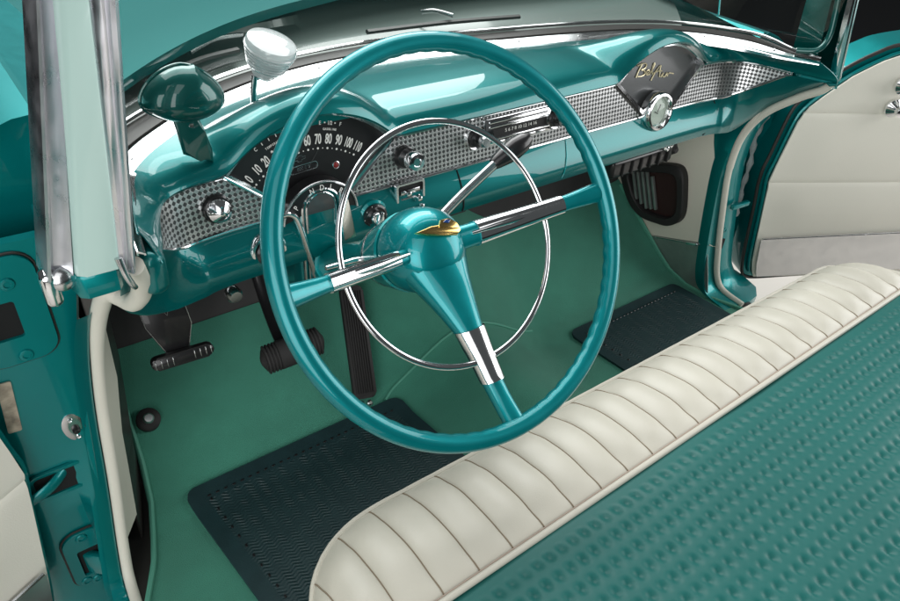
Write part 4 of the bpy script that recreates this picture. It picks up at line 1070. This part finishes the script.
# ------------------------------------------------------------------ floor mats
def floor_mat(label, x0, x1, y0, y1, skew):
    n, m = 46, 40; T = []
    R = .022
    def P(i, j, dz):
        a, b = i / n, j / m; x = lerp(x0, x1, a); y = lerp(y0, y1, b)
        # rounded corners: pull the corner points in
        ex = min(x - x0, x1 - x); ey = min(y - y0, y1 - y)
        if ex < R and ey < R:
            dx, dy = R - ex, R - ey; l = math.hypot(dx, dy)
            mx = max(dx, dy)
            k = mx / l if l > 0 else 1
            sx = 1 if x < (x0 + x1) / 2 else -1; sy = 1 if y < (y0 + y1) / 2 else -1
            x += sx * dx * (1 - k); y += sy * dy * (1 - k)
        x += skew * (y - y1)
        return V((x, y, floor_z(min(max(x, -.66), .66), y) + dz))
    top = [[P(i, j, .0065) for i in range(n + 1)] for j in range(m + 1)]
    o = single('floor_mat', label, 'floor mat', slab(top, (0, 0, -.006)), M['mat'], uv=lambda c: (c.x, c.y), smooth=50, group='rubber mats on the carpet')
    o.data.materials.append(M['mat_plain'])
    for p in o.data.polygons:
        x = p.center.x - skew * (p.center.y - y1); e = min(x - x0, x1 - x, y1 - p.center.y)
        if e < .026: p.material_index = 1
    bd = []
    for q in (.035,):
        xa = x0 + q
        for k in range(26):
            y = lerp(y0 + q, y1 - q, k / 25); xx = xa + skew * (y - y1)
            bd.append(rbox((.0035, .0062, .002), .0006, 1, Matrix.Translation((xx, y, floor_z(xx, y) + .0072))))
        for k in range(26):
            xx = lerp(x0 + q, x1 - q, k / 25); y = y1 - q + .008
            bd.append(rbox((.0062, .0035, .002), .0006, 1, Matrix.Translation((xx + skew * (y - y1), y, floor_z(xx, y) + .0072))))
    b = mesh_obj('mat_border', join(*bd), M['mat'], o, smooth=0, uv=lambda c: (0, 0)) if False else None
    me = mesh_obj('mat_border', join(*bd), M['black'], None, smooth=0); me.parent = o
    return o
floor_mat('dark ribbed rubber mat on the driver side below the pedals', -.650, -.195, -.28, .392, -.10)
floor_mat('dark ribbed rubber mat on the passenger side beside the carpeted tunnel', .272, .668, -.28, .358, -.10)

# ------------------------------------------------------------------ pedals
br = thing('brake_pedal', 'wide black rubber brake pedal left of the accelerator with ribbed ends', 'pedal', loc=(-.40, .45, .13))
bf = face_frame(-.409, .415, .222, (-.05, -.80, .60), (0, .60, .80))
pad = []
for i in range(97):
    t = i / 96; x = lerp(-.060, .060, t)
    e = min(t, 1 - t)
    r = .0265 * min(1, (e / .10 + .25)) if e < .075 else .0265
    if .06 < e < .27: r -= .0030 * (1 if (int(round(e * 96)) % 5 in (0, 1)) else 0)
    pad.append((x, r))
vs, fs = [], []
for x, r in pad:
    for k in range(20):
        a = 2 * PI * k / 20; vs.append(bf @ V((x, r * math.cos(a), r * .62 * math.sin(a))))
for i in range(96):
    for k in range(20): fs.append((i * 20 + k, i * 20 + (k + 1) % 20, (i + 1) * 20 + (k + 1) % 20, (i + 1) * 20 + k))
fs += [tuple(range(20)), tuple(96 * 20 + k for k in range(20))[::-1]]
mesh_obj('pedal_pad', (vs, fs), M['rubber'], br, smooth=30)
mesh_obj('pedal_arm', tube(spline([(-.405, .425, .215), (-.400, .48, .20), (-.390, .56, .24), (-.385, .63, .33)], 6), .010, 10, flat=1.6), M['black'], br)
ac = thing('accelerator_pedal', 'tall narrow black ribbed accelerator pedal hinged at its heel', 'pedal', loc=(-.262, .405, .02))
p0, p1 = V((-.266, .408, .032)), V((-.212, .555, .205))
ay = (p1 - p0).normalized(); an = V((0, -1, .8)); an = (an - ay * an.dot(ay)).normalized(); ax_ = ay.cross(an)
am = Matrix(((ax_.x, ay.x, an.x, p0.x), (ax_.y, ay.y, an.y, p0.y), (ax_.z, ay.z, an.z, p0.z), (0, 0, 0, 1)))
LA = (p1 - p0).length
mesh_obj('pedal_plate', prism([(x, y + LA / 2) for x, y in rounded_rect(.050, LA, .012, 5)], .010, am, .003), M['rubber'], ac)
mesh_obj('pedal_rib', join(*[rbox((.0022, LA - .022, .003), .0008, 2, am @ Matrix.Translation((-.018 + .0052 * k, LA / 2, .0108))) for k in range(8)]), M['rubber'], ac)
each('heel_hinge', [lathe([(.006, 0), (.006, .004), (.003, .007), (0, .007)], 16, am @ Matrix.Translation((x, -.010, .004))) for x in (.008, -.010)], M['satin'], ac)
pb = thing('parking_brake_pedal', 'black parking brake pedal with a tapered plate hanging at the left of the footwell', 'pedal', loc=(-.60, .45, .30))
pf = face_frame(-.595, .425, .290, (-.1, -1, .35), (0, .35, 1))
mesh_obj('pedal_pad', prism([(x, y) for x, y in rounded_rect(.098, .022, .010, 5)], .014, pf @ Matrix.Rotation(-.02, 4, 'Z'), .004), M['black'], pb)
mesh_obj('pad_rib', join(*[rbox((.0016, .015, .003), .0006, 1, pf @ Matrix.Translation((x, 0, .0145))) for x in (-.043, -.034, -.025, -.016, .018, .027, .036, .044)]), M['satin'], pb)
mesh_obj('pedal_plate', prism([(-.012, 0), (.020, .004), (.034, .045), (.030, .110), (-.038, .110), (-.034, .060)], .004, pf @ Matrix.Translation((-.006, .002, -.006)), .001), M['black'], pb)
mesh_obj('plate_edge', join(tube([pf @ V((-.044, .110, -.001)), pf @ V((-.040, .06, -.001)), pf @ V((-.018, .002, -.001))], .0009, 6), tube([pf @ V((.024, .110, -.001)), pf @ V((.028, .048, -.001)), pf @ V((.014, .008, -.001))], .0009, 6), tube([pf @ V((-.022, .105, -.001)), pf @ V((-.004, .070, -.001)), pf @ V((.010, .108, -.001))], .0009, 6)), M['satin'], pb)
each('plate_bolt', [rbox((.014, .008, .008), .002, 2, pf @ Matrix.Translation((x, .112, .002))) for x in (-.030, .022)], M['satin'], pb)
dm = thing('dimmer_switch', 'small round chrome foot switch on the carpet in the left corner', 'foot switch', loc=(-.655, .517, .095))
dfm = face_frame(-.655, .512, .100, (0, -.6, .8), (0, .8, .6))
mesh_obj('switch_boot', lathe([(.021, -.010), (.021, .004), (.016, .008), (0, .008)], 28, dfm), M['rubber'], dm)
mesh_obj('switch_button', lathe([(.0095, .008), (.0095, .013), (.007, .016), (0, .0165)], 24, dfm), M['brushed'], dm)

# ------------------------------------------------------------------ light
w = bpy.data.worlds.new('World'); S.world = w; w.use_nodes = True
bg = w.node_tree.nodes['Background']; bg.inputs[0].default_value = (.80, .86, .88, 1); bg.inputs[1].default_value = .085
def area(name, loc, target, sx, sy, power, col=(1, 1, 1)):
    l = bpy.data.lights.new(name, 'AREA'); l.shape = 'RECTANGLE'; l.size = sx; l.size_y = sy; l.energy = power; l.color = col
    o = bpy.data.objects.new(name, l); COL.objects.link(o); o.location = loc
    o.rotation_euler = (V(target) - V(loc)).to_track_quat('-Z', 'Y').to_euler(); return o
area('softbox', (.1, 1.0, 2.5), (0, .45, .6), 3.0, 1.5, 48)
area('softbox', (.35, 2.35, 2.62), (.05, .4, .66), 3.2, 1.35, 92)
area('softbox', (2.5, -1.05, 1.2), (.2, .0, .45), 2.4, 1.9, 60)
area('softbox', (-2.3, -1.7, 1.15), (-.4, .1, .5), 2.2, 2.0, 48)
area('softbox', (-1.5, -1.7, 2.5), (-1.2, -1.3, 0), 1.8, 1.8, 14)  # added fill lamp: brightens the floor that the pillar chrome reflects
S.view_settings.view_transform = 'Standard'; S.view_settings.look = 'None'; S.view_settings.exposure = 0; S.view_settings.gamma = 1
